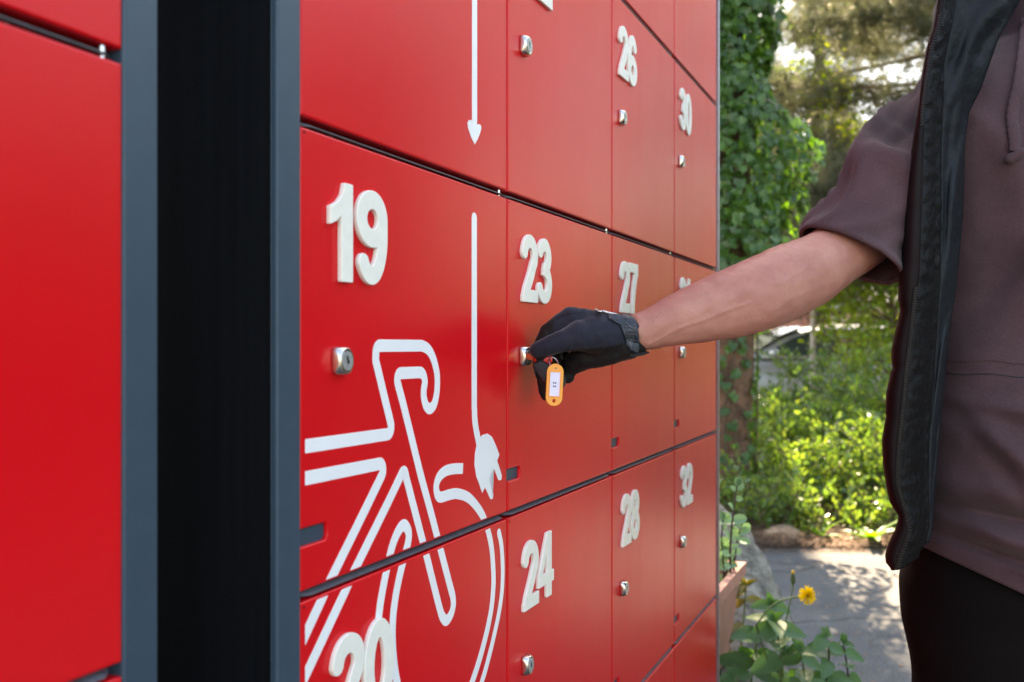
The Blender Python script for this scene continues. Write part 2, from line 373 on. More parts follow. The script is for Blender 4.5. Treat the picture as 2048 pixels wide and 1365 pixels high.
# ---- lock
def lock_mesh():
    mb = MB(); n = 40; rings = []
    def sq(r, p, y, asp=1.0):                       # superellipse ring
        out = []
        for k in range(n):
            a = 2 * math.pi * k / n; c, s_ = math.cos(a), math.sin(a); e = 2.0 / p
            out.append((math.copysign(abs(c) ** e, c) * r, y, math.copysign(abs(s_) ** e, s_) * r * asp))
        return out
    for y, r, p in ((0.002, .0104, 7), (-.0035, .0104, 6), (-.0055, .0104, 4.6), (-.0075, .0103, 3.4), (-.0092, .0101, 2.6), (-.0106, .0097, 2.15), (-.0112, .0093, 2), (-.0114, .0089, 2), (-.0111, .0085, 2)):
        rings.append(sq(r, p, y, 1.08))
    mb.loft(rings); me = bpy.data.meshes.new('lock'); me.from_pydata(mb.V, [], mb.F); me.update()
    bm = bmesh.new(); bm.from_mesh(me)
    # turning core: a slightly raised grey disc with a dark keyhole slot and a bright pin
    def disc(r, y0, y1, mi, cx=0, cz=0, k=24, sx=1, sz=1, rot=0):
        a = [bm.verts.new((cx + (math.cos(2 * math.pi * i / k) * r * sx) * math.cos(rot) - (math.sin(2 * math.pi * i / k) * r * sz) * math.sin(rot), y0,
                           cz + (math.cos(2 * math.pi * i / k) * r * sx) * math.sin(rot) + (math.sin(2 * math.pi * i / k) * r * sz) * math.cos(rot))) for i in range(k)]
        b_ = [bm.verts.new((v.co.x, y1, v.co.z)) for v in a]
        fs = [bm.faces.new((a[i], a[(i + 1) % k], b_[(i + 1) % k], b_[i])) for i in range(k)] + [bm.faces.new(b_), ]
        for f in fs: f.material_index = mi
    disc(.0078, -.0108, -.0118, 1); disc(.0024, -.0115, -.0121, 2, -.0004, .0008, sx=.55, sz=1.5, rot=.25); disc(.0014, -.0115, -.0124, 3, .0006, -.0006)
    bmesh.ops.recalc_face_normals(bm, faces=bm.faces[:]); bm.to_mesh(me); bm.free()
    me.polygons.foreach_set('use_smooth', np.array([len(p.vertices) == 4 and p.material_index == 0 for p in me.polygons]))
    me.transform(Matrix.Diagonal((1, .78, 1, 1)))
    for k in ('chrome', 'lockface', 'hole', 'steel'): me.materials.append(M[k])
    return me
LOCK = lock_mesh()
# ---- doors: folded sheet trays, optional finger slot cut in the hinge edge
DOORM = {}
def door_mesh(wd, ht, slot_z=None):
    key = (round(wd, 4), round(ht, 4), slot_z)
    if key in DOORM: return DOORM[key]
    pts = [(0, 0), (wd, 0), (wd, ht), (0, ht)]
    if slot_z is not None:
        L, h, r = .0362, .0068, .0045
        pts += [(0, slot_z + h), (L - r, slot_z + h)] + [(L - r + r * math.cos(R(a)), slot_z + h - r + r * math.sin(R(a))) for a in (60, 30, 0)] + \
               [(L - r + r * math.cos(R(a)), slot_z - h + r + r * math.sin(R(a))) for a in (0, -30, -60)] + [(L - r, slot_z - h), (0, slot_z - h)]
    bm = bmesh.new(); front = bm.faces.new([bm.verts.new((x, 0, z)) for x, z in pts])
    if front.normal.y > 0: front.normal_flip()
    bm.normal_update()
    if front.normal.y > 0: front.normal_flip()
    loop_e = list(front.edges)
    ret = bmesh.ops.extrude_edge_only(bm, edges=loop_e)
    for v in ret['geom']:
        if isinstance(v, bmesh.types.BMVert): v.co.y += .016
    bmesh.ops.bevel(bm, geom=loop_e, offset=.0019, segments=3, profile=.5, affect='EDGES')
    bmesh.ops.triangulate(bm, faces=[f for f in bm.faces if len(f.verts) > 4])
    me = bpy.data.meshes.new('door'); bm.to_mesh(me); bm.free(); me.materials.append(M['red']); DOORM[key] = me; return me
def rail_mesh(wd):
    bm = bmesh.new(); prof = [(.015, .0037), (.0125, .0037), (.0008, -.0008), (.0012, -.0018), (.015, -.0016)]
    a = []
    for i, x in enumerate((.006, .016, wd - .012, wd - .003)):
        k = .55 if i in (0, 3) else 1
        a.append([bm.verts.new((x, .015 - (.015 - y) * k, z)) for y, z in prof])
    for r0, r1 in zip(a[:-1], a[1:]):
        for i in range(len(prof)): bm.faces.new((r0[i], r0[(i + 1) % 5], r1[(i + 1) % 5], r1[i]))
    bm.faces.new(a[0]); bm.faces.new(a[-1][::-1]); bmesh.ops.recalc_face_normals(bm, faces=bm.faces[:])
    me = bpy.data.meshes.new('rail'); bm.to_mesh(me); bm.free(); me.materials.append(M['rail']); return me
def cyl_mesh(name, r, h, mat, n=14, axis='z'):
    bm = bmesh.new(); bmesh.ops.create_cone(bm, cap_ends=True, segments=n, radius1=r, radius2=r, depth=h)
    if axis == 'y': bmesh.ops.rotate(bm, verts=bm.verts, matrix=Matrix.Rotation(R(90), 3, 'X'))
    me = bpy.data.meshes.new(name); bm.to_mesh(me); bm.free(); me.materials.append(mat); return me
bm = bmesh.new(); bm_box(bm, .0004, .0385, .0035, .0055, -.0085, .0085); SLOTP = bpy.data.meshes.new('slot_plate'); bm.to_mesh(SLOTP); bm.free(); SLOTP.materials.append(M['anthracite'])
PIN = cyl_mesh('hinge_pin', .0020, .0070, M['steel']); SCREW = cyl_mesh('screw', .0022, .003, M['rail'], 10); DOT = cyl_mesh('corner_hole', .0010, .0006, M['hole'], 8, 'y')
def child(name, me, parent, loc=(0, 0, 0)):
    o = bpy.data.objects.new(name, me); COL.objects.link(o); o.parent = parent; o.location = loc; return o
ROWS = [(ZC + GAP, ZTOP), (ZA + GAP, ZC - GAP), (ZB + GAP, ZA - GAP), (ZD + GAP, ZB - GAP), (ZBOT, ZD - GAP)]
def cabinet(label, s0, s1, edges, numbers, post_l, post_r):
    base = FOOT + DIR * s0
    c = empty('locker_cabinet', (base.x, base.y, 0), RZ); tag(c, label, 'locker')
    L = s1 - s0; dep = .55
    # carcass: sides, back, top, plinth and the dark partition the doors close on
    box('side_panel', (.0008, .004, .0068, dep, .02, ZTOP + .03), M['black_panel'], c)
    box('side_panel', (L - .004, L - .001, .030, dep, .02, ZTOP + .03), M['anthracite'], c)
    box('back_panel', (.004, L - .004, dep - .02, dep - .004, .02, ZTOP + .03), M['anthracite'], c)
    box('roof_panel', (-.01, L + .01, -.03, dep + .01, ZTOP + .032, ZTOP + .062), M['anthracite'], c, .004)
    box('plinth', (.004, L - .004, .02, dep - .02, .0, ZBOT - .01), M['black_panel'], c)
    box('front_frame', (.004, L - .004, .0185, .024, ZBOT - .008, ZTOP + .028), M['anthracite'], c)
    box('corner_post', (0, post_l, -.001, .0065, 0, ZTOP + .031), M['anthracite'], c, .0022, 3)
    if post_r > .01: box('corner_post', (L - post_r, L, -.001, .03, 0, ZTOP + .031), M['anthracite'], c, .0022, 3)
    else: box('edge_strip', (L - post_r, L, -.0035, .03, 0, ZTOP + .031), M['aluminium'], c, .0008, 1)
    rails = {}
    for ci, (a, b_) in enumerate(edges):
        a -= s0; b_ -= s0; wd = b_ - a
        for ri, (z0, z1) in enumerate(ROWS):
            ht = z1 - z0; slot = .0405 if ri in (2, 3) else None
            d = child('door', door_mesh(wd, ht, slot), c, (a, 0, z0))
            if slot: child('slot_plate', SLOTP, c, (a, 0, z0 + slot))
            num = numbers.get((ci, ri))
            if num:
                d['label'] = f'red locker door {num[0]}'
                x = num[1] - s0 - a; zt = num[2] - z0
                for ch in num[0]:
                    me, dw = digit_mesh(ch); g = child('digit', me, d, (x, 0, zt - .0795)); x += dw - .0012 + (.0035 if ch == '1' else 0)
            if 0 < ri: child('lock', LOCK, d, (num[3] - s0 - a if num else .053, 0, ht - (.178 if ri > 1 else .183)))
            if ri in (1, 2):
                child('hinge_pin', PIN, d, (wd - .011, .0052, ht + GAP)); child('screw', SCREW, d, (wd - .075, .0068, ht + .0012)); child('screw', SCREW, d, (.05, .0068, ht + .0012))
            if ri > 0: child('corner_hole', DOT, d, (.0042, -.0001, ht - .0038))
        if round(wd, 4) not in rails: rails[round(wd, 4)] = rail_mesh(wd)
        for z in (ZC, ZA, ZB, ZD): child('rail', rails[round(wd, 4)], c, (a, 0, z))
    return c
J = .0016
S0, S1 = sp(553), sp(1436)
cols = [sp(600) + .001, 1.0296, 1.4285, 1.8225, sp(1432.5)]
ED = [(cols[i] + J * (i > 0), cols[i + 1] - J) for i in range(4)]
NUM = {}
for ci, n0 in enumerate((17, 21, 25, 29)):
    for ri, r in enumerate((1, 2, 3)):
        NUM[(ci, r)] = [str(n0 + 1 + ri), cols[ci] + .022, (ZC, ZA, ZB)[ri] - .0392, cols[ci] + .0530]
def setnum(ci, r, x, lock, top=None):
    NUM[(ci, r)][1] = x; NUM[(ci, r)][3] = lock
    if top: NUM[(ci, r)][2] = top
del NUM[(0, 1)]
setnum(0, 2, sp(664.5, .0055), sp(700, .011)); setnum(0, 3, sp(668.5, .0055), sp(700, .011), ZB - .0430)
setnum(1, 1, sp(1048.5, .0055), sp(1063, .011)); setnum(1, 2, sp(1047.5, .0055), sp(1062, .011)); setnum(1, 3, sp(1049.5, .0055), sp(1066, .011))
setnum(2, 1, sp(1241.1, .0055), sp(1254, .011), ZC - .045); setnum(2, 2, sp(1244, .0055), sp(1256, .011)); setnum(2, 3, sp(1247, .0055), sp(1257, .011))
setnum(3, 1, sp(1362.2, .0055), sp(1370.5, .011), ZC - .045); setnum(3, 2, sp(1363, .0055), sp(1372, .011)); setnum(3, 3, sp(1364.5, .0055), sp(1373.5, .011))
cab = cabinet('wide red locker cabinet with white raised numbers and a bicycle print', S0, S1, ED, NUM, sp(600) - S0, .0035)
s245 = sp(245)
cab2 = cabinet('plain red locker cabinet beyond the dark gap, at the left edge of the photo', s245 - .43, sp(315), [(s245 - .40, s245)], {}, .03, sp(315) - s245)

# ---- printed white graphics on the doors (vinyl, 0.25 mm proud)
W = .0108
def zz(l, ox, oy, k): return [(ox + x * k, oy + y * k) for x, y in l]
Z4 = lambda *l: zz(l, 600, 640, .27110)
Z5 = lambda *l: zz(l, 590, 960, .29660)
def catmull(p, n=8):
    out = []
    for i in range(len(p) - 1):
        a, b_, c, d = p[max(i - 1, 0)], p[i], p[i + 1], p[min(i + 2, len(p) - 1)]
        for k in range(n):
            t_ = k / n; out.append(tuple(.5 * (2 * b_[q] + (c[q] - a[q]) * t_ + (2 * a[q] - 5 * b_[q] + 4 * c[q] - d[q]) * t_ ** 2 + (3 * b_[q] - a[q] - 3 * c[q] + d[q]) * t_ ** 3) for q in (0, 1)))
    return out + [p[-1]]
def plane(pts): return [spz(x, y) for x, y in pts]
def fillet(p, rad, n=8):
    """round the corners of an open polyline (metres)"""
    out = [p[0]]
    for i in range(1, len(p) - 1):
        b_ = Vector(p[i]); u = (Vector(p[i - 1]) - b_); v = (Vector(p[i + 1]) - b_); r = rad[i] if hasattr(rad, '__len__') else rad
        ang = u.angle(v); tl = min(r / math.tan(ang / 2), u.length * .49, v.length * .49); r = tl * math.tan(ang / 2)
        if r < 2e-4: out.append(tuple(b_)); continue
        bis = (u.normalized() + v.normalized()).normalized(); cc = b_ + bis * (r / math.sin(ang / 2))
        p0 = b_ + u.normalized() * tl; p1 = b_ + v.normalized() * tl; a0 = math.atan2(*(p0 - cc).yx); a1 = math.atan2(*(p1 - cc).yx)
        da = (a1 - a0 + math.pi) % (2 * math.pi) - math.pi
        out += [(cc.x + r * math.cos(a0 + da * k / n), cc.y + r * math.sin(a0 + da * k / n)) for k in range(n + 1)]
    return out + [p[-1]]
def stroke(bm, p, wd=W, cap=False):
    p = [Vector(q) for i, q in enumerate(p) if i == 0 or (Vector(q) - Vector(p[i - 1])).length > 1e-4]
    l, r = [], []
    for i, q in enumerate(p):
        a = (q - p[i - 1]).normalized() if i > 0 else None; c = (p[i + 1] - q).normalized() if i < len(p) - 1 else None
        tdir = ((a + c).normalized() if a and c else (a or c)); k = 1.0
        if a and c: k = 1 / max(.45, tdir.dot(c))
        n_ = Vector((-tdir.y, tdir.x)) * wd / 2 * k; l.append(q + n_); r.append(q - n_)
    L_ = [bm.verts.new((v.x, 0, v.y)) for v in l]; R_ = [bm.verts.new((v.x, 0, v.y)) for v in r]
    for i in range(len(p) - 1): bm.faces.new((L_[i], L_[i + 1], R_[i + 1], R_[i]))
    for e, q, o in ((cap in ('s', 'both'), 0, 1), (cap in ('e', 'both'), -1, -2)):
        if e:
            d_ = (p[q] - p[o]).normalized(); a0 = math.atan2(d_.y, d_.x); c0 = p[q] + d_ * 2e-5
            vs_ = [bm.verts.new((c0.x + wd / 2 * math.cos(a0 + R(x)), 0, c0.y + wd / 2 * math.sin(a0 + R(x)))) for x in range(-90, 91, 20)]; bm.faces.new(vs_)
shapes = []                                        # each: function(bm) in (s, z)
# handlebar, top tube, fork: one continuous line
p = plane(Z4((-40, 946), (683, 838), (556, 300), (575, 191)))
hb = fillet(plane(Z4((-40, 945), (686, 838), (557, 300))) + plane(Z4((560, 191), (888, 191))), [0, .006, .006, .014, 0], 8)
hook = plane(catmull(Z4((870, 191), (905, 194), (950, 225), (985, 295), (1008, 390), (1012, 480), (1003, 570), (985, 630), (955, 656), (928, 632), (913, 575), (912, 515), (920, 460), (912, 415), (895, 392), (878, 388)), 6))
fork_a = fillet(plane(Z4((878, 388), (700, 396), (760, 620), (885, 1130))) + plane(Z5((918, 230), (1040, 700), (1062, 780))), [0, .006, 0, 0, 0, 0, 0], 8)
uturn = plane(catmull(Z5((1062, 780), (1067, 840), (1052, 905), (1020, 948), (992, 922), (975, 870), (962, 820)), 6))
fork_b = fillet(plane(Z5((962, 820), (880, 490), (752, 0))) + plane(Z4((768, 1098), (640, 1365))) + plane(Z5((395, 620), (340, 745), (30, 1405))), [0, 0, 0, .008, 0, 0, 0, 0], 8)
main_line = hb[:-1] + hook + fork_a[1:] + uturn[1:] + fork_b[1:]
shapes.append(('bicycle_print', lambda bm: stroke(bm, main_line)))
down = fillet(plane(Z4((-40, 1185), (650, 1050), (497, 1365))) + plane(Z5((226, 700), (180, 805), (20, 1150))), [0, .006, 0, 0, 0, 0], 8)
shapes.append(('bicycle_print', lambda bm: stroke(bm, down)))
guard = plane(catmull(Z4((1200, 1097), (1130, 1100), (1070, 1117), (1025, 1160), (1004, 1225), (1012, 1290), (1040, 1308), (1100, 1290), (1160, 1283), (1240, 1312)) + Z5((1235, 195), (1282, 285), (1318, 420), (1333, 560), (1337, 700), (1325, 850), (1298, 1000), (1255, 1170), (1212, 1310), (1180, 1400)), 5))
shapes.append(('bicycle_print', lambda bm: stroke(bm, guard)))
outer = plane(catmull(Z5((1374, 358), (1391, 450), (1399, 600), (1394, 750), (1375, 890), (1348, 1020), (1315, 1160), (1275, 1310), (1240, 1420)), 6))
shapes.append(('bicycle_print', lambda bm: stroke(bm, outer, .0094, 's')))
wheel = plane(catmull(Z5((562, 935), (573, 840), (590, 740), (618, 600), (650, 462), (688, 360), (730, 306), (762, 345), (763, 410), (740, 505), (706, 640), (678, 780), (660, 920), (655, 1060), (664, 1220), (686, 1365), (710, 1450)), 6))
shapes.append(('bicycle_print', lambda bm: stroke(bm, wheel)))
cable = [spz(948, 437), spz(948, 815)] + plane(catmull([(948.5, 820), (949, 838), (951.5, 858), (955, 876), (960, 900)], 4))
shapes.append(('cable_print', lambda bm: stroke(bm, cable, .0120, 's')))
def plug(bm):
    P = plane(Z4((1330, 866), (1345, 850), (1380, 840), (1412, 862), (1440, 922), (1468, 995), (1451, 1040), (1470, 1095), (1486, 1150), (1482, 1182), (1462, 1184), (1428, 1095), (1407, 1136), (1388, 1180), (1404, 1232), (1423, 1290), (1418, 1322), (1402, 1324), (1362, 1235), (1342, 1278), (1318, 1205), (1300, 1160), (1286, 1070), (1290, 985), (1303, 918)))
    f = bm.faces.new([bm.verts.new((x, 0, z)) for x, z in P]); bmesh.ops.triangulate(bm, faces=[f])
shapes.append(('plug_print', plug))
arrow = [spz(948.5, -40), spz(948.5, 262)]
def arrow_head(bm):
    Z2 = lambda *l: plane(zz(l, 600, 0, .41016))
    P = Z2((850, 706), (832, 668), (818, 625), (815, 600), (822, 586), (833, 588), (840, 604), (841, 580), (860, 584), (861, 612), (868, 606), (878, 610), (882, 625), (876, 650), (864, 680))
    f = bm.faces.new([bm.verts.new((x, 0, z)) for x, z in P]); bmesh.ops.triangulate(bm, faces=[f])
shapes.append(('arrow_line_print', lambda bm: stroke(bm, [spz(948.5, -400), spz(948.5, 242)], .0120))); shapes.append(('arrow_head_print', arrow_head))
doors = {}
for o in cab.children:
    if o.name.split('.')[0] == 'door': doors[(round(o.location.x, 3), round(o.location.z, 3))] = o
def door_at(ci, ri): return doors[(round(ED[ci][0] - S0, 3), round(ROWS[ri][0], 3))]
for ri in (0, 1, 2, 3, 4):
    d = door_at(0, ri); z0, z1 = ROWS[ri]; x0, x1 = ED[0]
    for k, (nm, fn) in enumerate(shapes):
        bm = bmesh.new(); fn(bm)
        for co, no in (((sp(610), 0, 0), (-1, 0, 0)), ((x1 - .003, 0, 0), (1, 0, 0)), ((0, 0, z0 + .0022), (0, 0, -1)), ((0, 0, z1 - .0022), (0, 0, 1))):
            bmesh.ops.bisect_plane(bm, geom=bm.verts[:] + bm.edges[:] + bm.faces[:], plane_co=co, plane_no=no, clear_outer=True)
        if not bm.faces: bm.free(); continue
        # every separate stretch of the print is a piece of its own
        todo = set(bm.faces)
        isl = []
        while todo:
            st = [todo.pop()]; grp = list(st)
            while st:
                for e in st.pop().edges:
                    for f2 in e.link_faces:
                        if f2 in todo: todo.discard(f2); st.append(f2); grp.append(f2)
            isl.append([[(v.co.x - x0, v.co.z - z0) for v in f.verts] for f in grp])
        bm.free()
        for grp in isl:
            bm = bmesh.new(); cache = {}
            for fv in grp:
                q = []
                for x, z in fv:
                    ky = (round(x, 6), round(z, 6))
                    if ky not in cache: cache[ky] = bm.verts.new((x, -.00006, z))
                    if cache[ky] not in q: q.append(cache[ky])
                if len(q) > 2:
                    try: bm.faces.new(q)
                    except ValueError: pass
            bm.normal_update()
            for f in bm.faces:
                if f.normal.y > 0: f.normal_flip()
            ret = bmesh.ops.extrude_face_region(bm, geom=bm.faces[:])
            for v in ret['geom']:
                if isinstance(v, bmesh.types.BMVert): v.co.y -= .00025 + .00004 * k
            bmobj(nm, bm, M['vinyl'], d)

# ================================================================== person reaching for the lock
def cloth(name, c0, c1, rough, weave=900, ws=.25, sheen=.3, wrinkle=(26, .25, .006), spec=.3):
    m, t, b = newmat(name)
    src, nz, cr = noise_col(t, b, c0, c1, 9, 6, .65)
    b.inputs['Roughness'].default_value = rough; b.inputs['Specular IOR Level'].default_value = spec
    b.inputs['Sheen Weight'].default_value = sheen; b.inputs['Sheen Roughness'].default_value = .4
    if wrinkle: bump(t, b, src, *wrinkle)
    mp = N(t, 'ShaderNodeMapping'); mp.inputs['Scale'].default_value = (1, 1, 2.2); t.links.new(src, mp.inputs[0])
    bump(t, b, mp.outputs[0], weave, ws, .0008, 2)
    return m
M['shirt'] = cloth('mauve_brown_sweat_cloth', (.056, .028, .033), (.084, .043, .049), .9, 620, .8, .15)
t = M['shirt'].node_tree; b = t.nodes['Principled BSDF']; lk = b.inputs['Base Color'].links[0].from_socket
tc = N(t, 'ShaderNodeTexCoord'); mp = N(t, 'ShaderNodeMapping'); mp.inputs['Scale'].default_value = (480, 480, 1500); t.links.new(tc.outputs['Object'], mp.inputs[0])
wz = N(t, 'ShaderNodeTexNoise'); wz.inputs['Scale'].default_value = 1; wz.inputs['Detail'].default_value = 2; t.links.new(mp.outputs[0], wz.inputs['Vector'])
wr = N(t, 'ShaderNodeMapRange'); wr.inputs[1].default_value = .3; wr.inputs[2].default_value = .7; wr.inputs[3].default_value = .74; wr.inputs[4].default_value = 1.26; t.links.new(wz.outputs[0], wr.inputs[0])
wm = N(t, 'ShaderNodeMix', data_type='RGBA', blend_type='MULTIPLY'); wm.inputs[0].default_value = 1; t.links.new(lk, wm.inputs[6]); t.links.new(wr.outputs[0], wm.inputs[7]); t.links.new(wm.outputs[2], b.inputs['Base Color'])
M['vest_shell'] = cloth('black_nylon_shell', (.0065, .0035, .0038), (.011, .0060, .0065), .62, 1500, .05, 0, None, .12)
M['vest_facing'] = cloth('black_nylon_facing', (.0034, .0030, .0034), (.0058, .0052, .006), .55, 1500, .05, 0, (75, .75, .006), .16)
M['vest_lining'] = cloth('dark_slate_lining', (.0055, .0068, .0090), (.011, .0135, .017), .56, 1500, .04, 0, (38, .6, .008), .18)
M['zip'] = simple('dark_zip_teeth', (.018, .016, .016), .35, .5, .1, 300)
M['thread'] = simple('black_stitching', (.006, .005, .006), .8)
M['trousers'] = cloth('black_trouser_cloth', (.0028, .0018, .0018), (.0045, .003, .003), .9, 700, .3, .0, (26, .25, .006), .12)
M['glove'] = cloth('dark_navy_glove_fabric', (.0095, .0105, .020), (.0155, .0165, .029), .8, 1100, .35, .2, (60, .2, .002))
M['palm'] = cloth('black_glove_palm', (.0055, .0050, .0052), (.011, .010, .010), .7, 900, .3, .05, (70, .3, .002))
M['grip'] = simple('gritty_fingertip_rubber', (.034, .034, .036), .55, 0, .75, 1100, (1400, .9, .002))
M['strap'] = simple('dark_wrist_strap', (.010, .016, .025), .5, 0, .2, 300, (900, .2, .0006))
M['rubber'] = simple('grey_raised_rubber', (.045, .055, .070), .42, 0, .1, 200)
M['white_trim'] = simple('white_cuff_binding', (.75, .75, .75), .7)
m, t, b = newmat('skin')
src, nz, cr = noise_col(t, b, (.385, .148, .112), (.475, .212, .160), 22, 7, .65)
b.inputs['Roughness'].default_value = .52; b.inputs['Specular IOR Level'].default_value = .4
b.inputs['Subsurface Weight'].default_value = .12; b.inputs['Subsurface Radius'].default_value = (.010, .0035, .002); b.inputs['Subsurface Scale'].default_value = .6
bump(t, b, src, 330, .40, .0012, 4); bump(t, b, src, 1200, .25, .0005, 2); M['skin'] = m
M['hair'] = simple('brown_hair', (.03, .018, .011), .5)
M['shoe'] = simple('black_shoe', (.012, .012, .013), .5)

BX, BY = .790, 1.47                                   # where the person stands
pers = empty('person', (BX, BY, 0))
tag(pers, 'person in mauve sweatshirt and open black quilted vest, gloved hand on a lock', 'person')
PI = Matrix.Translation((-BX, -BY, 0))
def pchild(o): o.matrix_parent_inverse = PI; o.parent = pers; return o
def plink(name, me, mats, smooth=True):
    o = link(name, me, mats, None, smooth); o.parent = pers; o.matrix_parent_inverse = PI; return o
def sub(name, me, mats, par, smooth=False):
    o = link(name, me, mats, None, smooth); o.parent = par; return o
def tomesh(name, mb):
    me = bpy.data.meshes.new(name); me.from_pydata(mb.V, [], mb.F); me.update(); return me

# ---- body: one continuous skin
ARM = [(1262, 668, 1.150, 41), (1300, 660, 1.155, 43), (1340, 645, 1.162, 51), (1390, 629, 1.172, 61), (1440, 614, 1.183, 69), (1500, 595, 1.196, 75), (1560, 572, 1.222, 78), (1610, 549, 1.246, 73), (1655, 522, 1.270, 66), (1720, 470, 1.315, 74), (1790, 395, 1.365, 66), (1850, 310, 1.44, 60), (1905, 235, 1.53, 54)]
body = MB(); rings = []
cen = [at(x, y, Y) for x, y, Y, r in ARM]
dense = []
for i in range(len(ARM) - 1):
    for k in range(4):
        q = k / 4; dense.append((cen[i].lerp(cen[i + 1], q), (ARM[i][3] * (1 - q) + ARM[i + 1][3] * q) * (ARM[i][2] * (1 - q) + ARM[i + 1][2] * q) / FPX))
dense.append((cen[-1], ARM[-1][3] * ARM[-1][2] / FPX))
for i, (c, r) in enumerate(dense):
    a = dense[min(i + 3, len(dense) - 1)][0] - dense[max(i - 3, 0)][0]
    rings.append(ring_at(c, a, r * (.80 if i < 8 else .88), r * 1.0, 36))
body.loft(rings)
SHO = cen[-1]
CXB, CYB = BX, BY
chain(body, [(Vector((CXB, CYB + .02, .93)), .10), (Vector((CXB, CYB + .01, 1.10)), .105), (Vector((CXB, CYB, 1.30)), .135), (Vector((CXB, CYB, 1.44)), .115), (Vector((CXB, CYB + .01, 1.54)), .072), (Vector((CXB, CYB, 1.68)), .060)])
chain(body, [(SHO, .055), (Vector((CXB, CYB, 1.46)), .08), (Vector((CXB + .185, CYB + .02, 1.425)), .055), (Vector((CXB + .25, CYB + .04, 1.16)), .045), (Vector((CXB + .25, CYB - .06, .92)), .030)])
lh = Vector((CXB + .25, CYB - .07, .88))
chain(body, [(lh, .034), (lh + Vector((0, -.01, -.07)), .028)])
for k, (dx, l) in enumerate(((-.010, .075), (-.003, .085), (.004, .08), (.011, .065))): chain(body, [(lh + Vector((dx * .5, -.022 + k * .016, -.06)), .009), (lh + Vector((dx * .4, -.032 + k * .018, -.06 - l * .6)), .0085), (lh + Vector((-.012, -.032 + k * .018, -.06 - l)), .0075)], 8)
chain(body, [(lh + Vector((-.005, -.03, -.02)), .012), (lh + Vector((-.02, -.055, -.06)), .010), (lh + Vector((-.022, -.06, -.09)), .008)], 8)
HD = Vector((CXB - .01, CYB - .015, 1.815))            # head, looking down towards the lock
fw = Vector((-.78, -.60, -.16)).normalized(); rt = fw.cross(Vector((0, 0, 1))).normalized(); up = rt.cross(fw)
chain(body, [(HD - fw * .018 + up * .015, .083), (HD + fw * .028 + up * .02, .074)], 20)
chain(body, [(HD + fw * .035 - up * .045, .055), (HD + fw * .060 - up * .085, .036)], 16)
chain(body, [(HD + fw * .095 + up * .012, .008), (HD + fw * .118 - up * .025, .014)], 10)
for s in (-1, 1):
    chain(body, [(HD + rt * s * .079 - fw * .01 + up * .018, .016), (HD + rt * s * .081 - fw * .008 - up * .022, .011)], 8)
    chain(body, [(HD + fw * .085 + rt * s * .015 + up * .030, .011), (HD + fw * .080 + rt * s * .05 + up * .028, .010)], 8)
chain(body, [(HD + fw * .093 + rt * .02 - up * .066, .009), (HD + fw * .093 - rt * .02 - up * .066, .009)], 8)
for s, fx in ((-1, -.10), (1, .10)):                    # legs down to the ankles (inside the trousers)
    chain(body, [(Vector((CXB + fx * .8, CYB + .02, .86)), .08), (Vector((CXB + fx * 1.1, CYB - .005, .50)), .058), (Vector((CXB + fx * 1.2, CYB + .03, .09)), .042)])
me = remeshed('body', body, .0075, 10)
# finer mesh on the forearm, with its veins, wrist tendon and muscle swell
bm = bmesh.new(); bm.from_mesh(me)
for _ in range(2):
    fs = [f for f in bm.faces if f.calc_center_median().x < .43]; bmesh.ops.subdivide_edges(bm, edges=list({e for f in fs for e in f.edges}), cuts=1, use_grid_fill=True, smooth=.6)
bm.normal_update()
VEINS = [([(1296, 690), (1322, 678), (1345, 664), (1372, 652), (1410, 640), (1452, 622), (1500, 606)], .0009, 4.2), ([(1300, 703), (1330, 690), (1368, 672)], -.0005, 5), ([(1460, 600), (1500, 577), (1560, 566), (1610, 540)], .0005, 5), ([(1400, 628), (1440, 592), (1480, 575)], .0004, 4.5), ([(1530, 628), (1580, 600), (1640, 572)], .0004, 6)]
for v in bm.verts:
    c = v.co
    if c.x > .46 or c.y > 1.32 or v.normal.y > -.05: continue
    px, py = c.x / c.y * FPX + CX, HY - (c.z - HC) / c.y * FPX; d = 0
    for pl, amp_, wv in VEINS:
        m_ = 1e9
        for (xa, ya), (xb, yb) in zip(pl[:-1], pl[1:]):
            L2 = (xb - xa) ** 2 + (yb - ya) ** 2; q = max(0, min(1, ((px - xa) * (xb - xa) + (py - ya) * (yb - ya)) / L2)); m_ = min(m_, math.hypot(px - xa - q * (xb - xa), py - ya - q * (yb - ya)))
        d += amp_ * math.exp(-(m_ / wv) ** 2)
    d += .0022 * noise.noise(Vector((c.x * 16, c.y * 16, c.z * 24))) + .0006 * noise.noise(Vector((c.x * 70, c.y * 70, c.z * 90)))
    v.co = c + v.normal * d
bm.to_mesh(me); bm.free()
me.name = 'body'; bodyo = plink('body', me, M['skin'])
for s in (-1, 1):
    mb = MB(); chain(mb, [(HD + fw * .083 + rt * s * .032 + up * .012, .0115), (HD + fw * .0835 + rt * s * .032 + up * .012, .0115)], 10); sub('eye', tomesh('eye', mb), M['white_trim'], bodyo, True)
mb = MB(); rr = []
for k in range(9):
    a = R(-10 + k * 12.4); rr.append([HD - fw * (.022 + .02 * (1 - k / 8)) + up * (.022 + .086 * math.sin(a)) + (rt * math.cos(q) * 1.0 + fw * math.sin(q) * (1.02 if math.sin(q) < 0 else .80)) * (.094 * max(.05, math.cos(a))) for q in [2 * math.pi * i / 28 for i in range(28)]])
mb.loft(rr); plink('hair', tomesh('hair', mb), M['hair'])
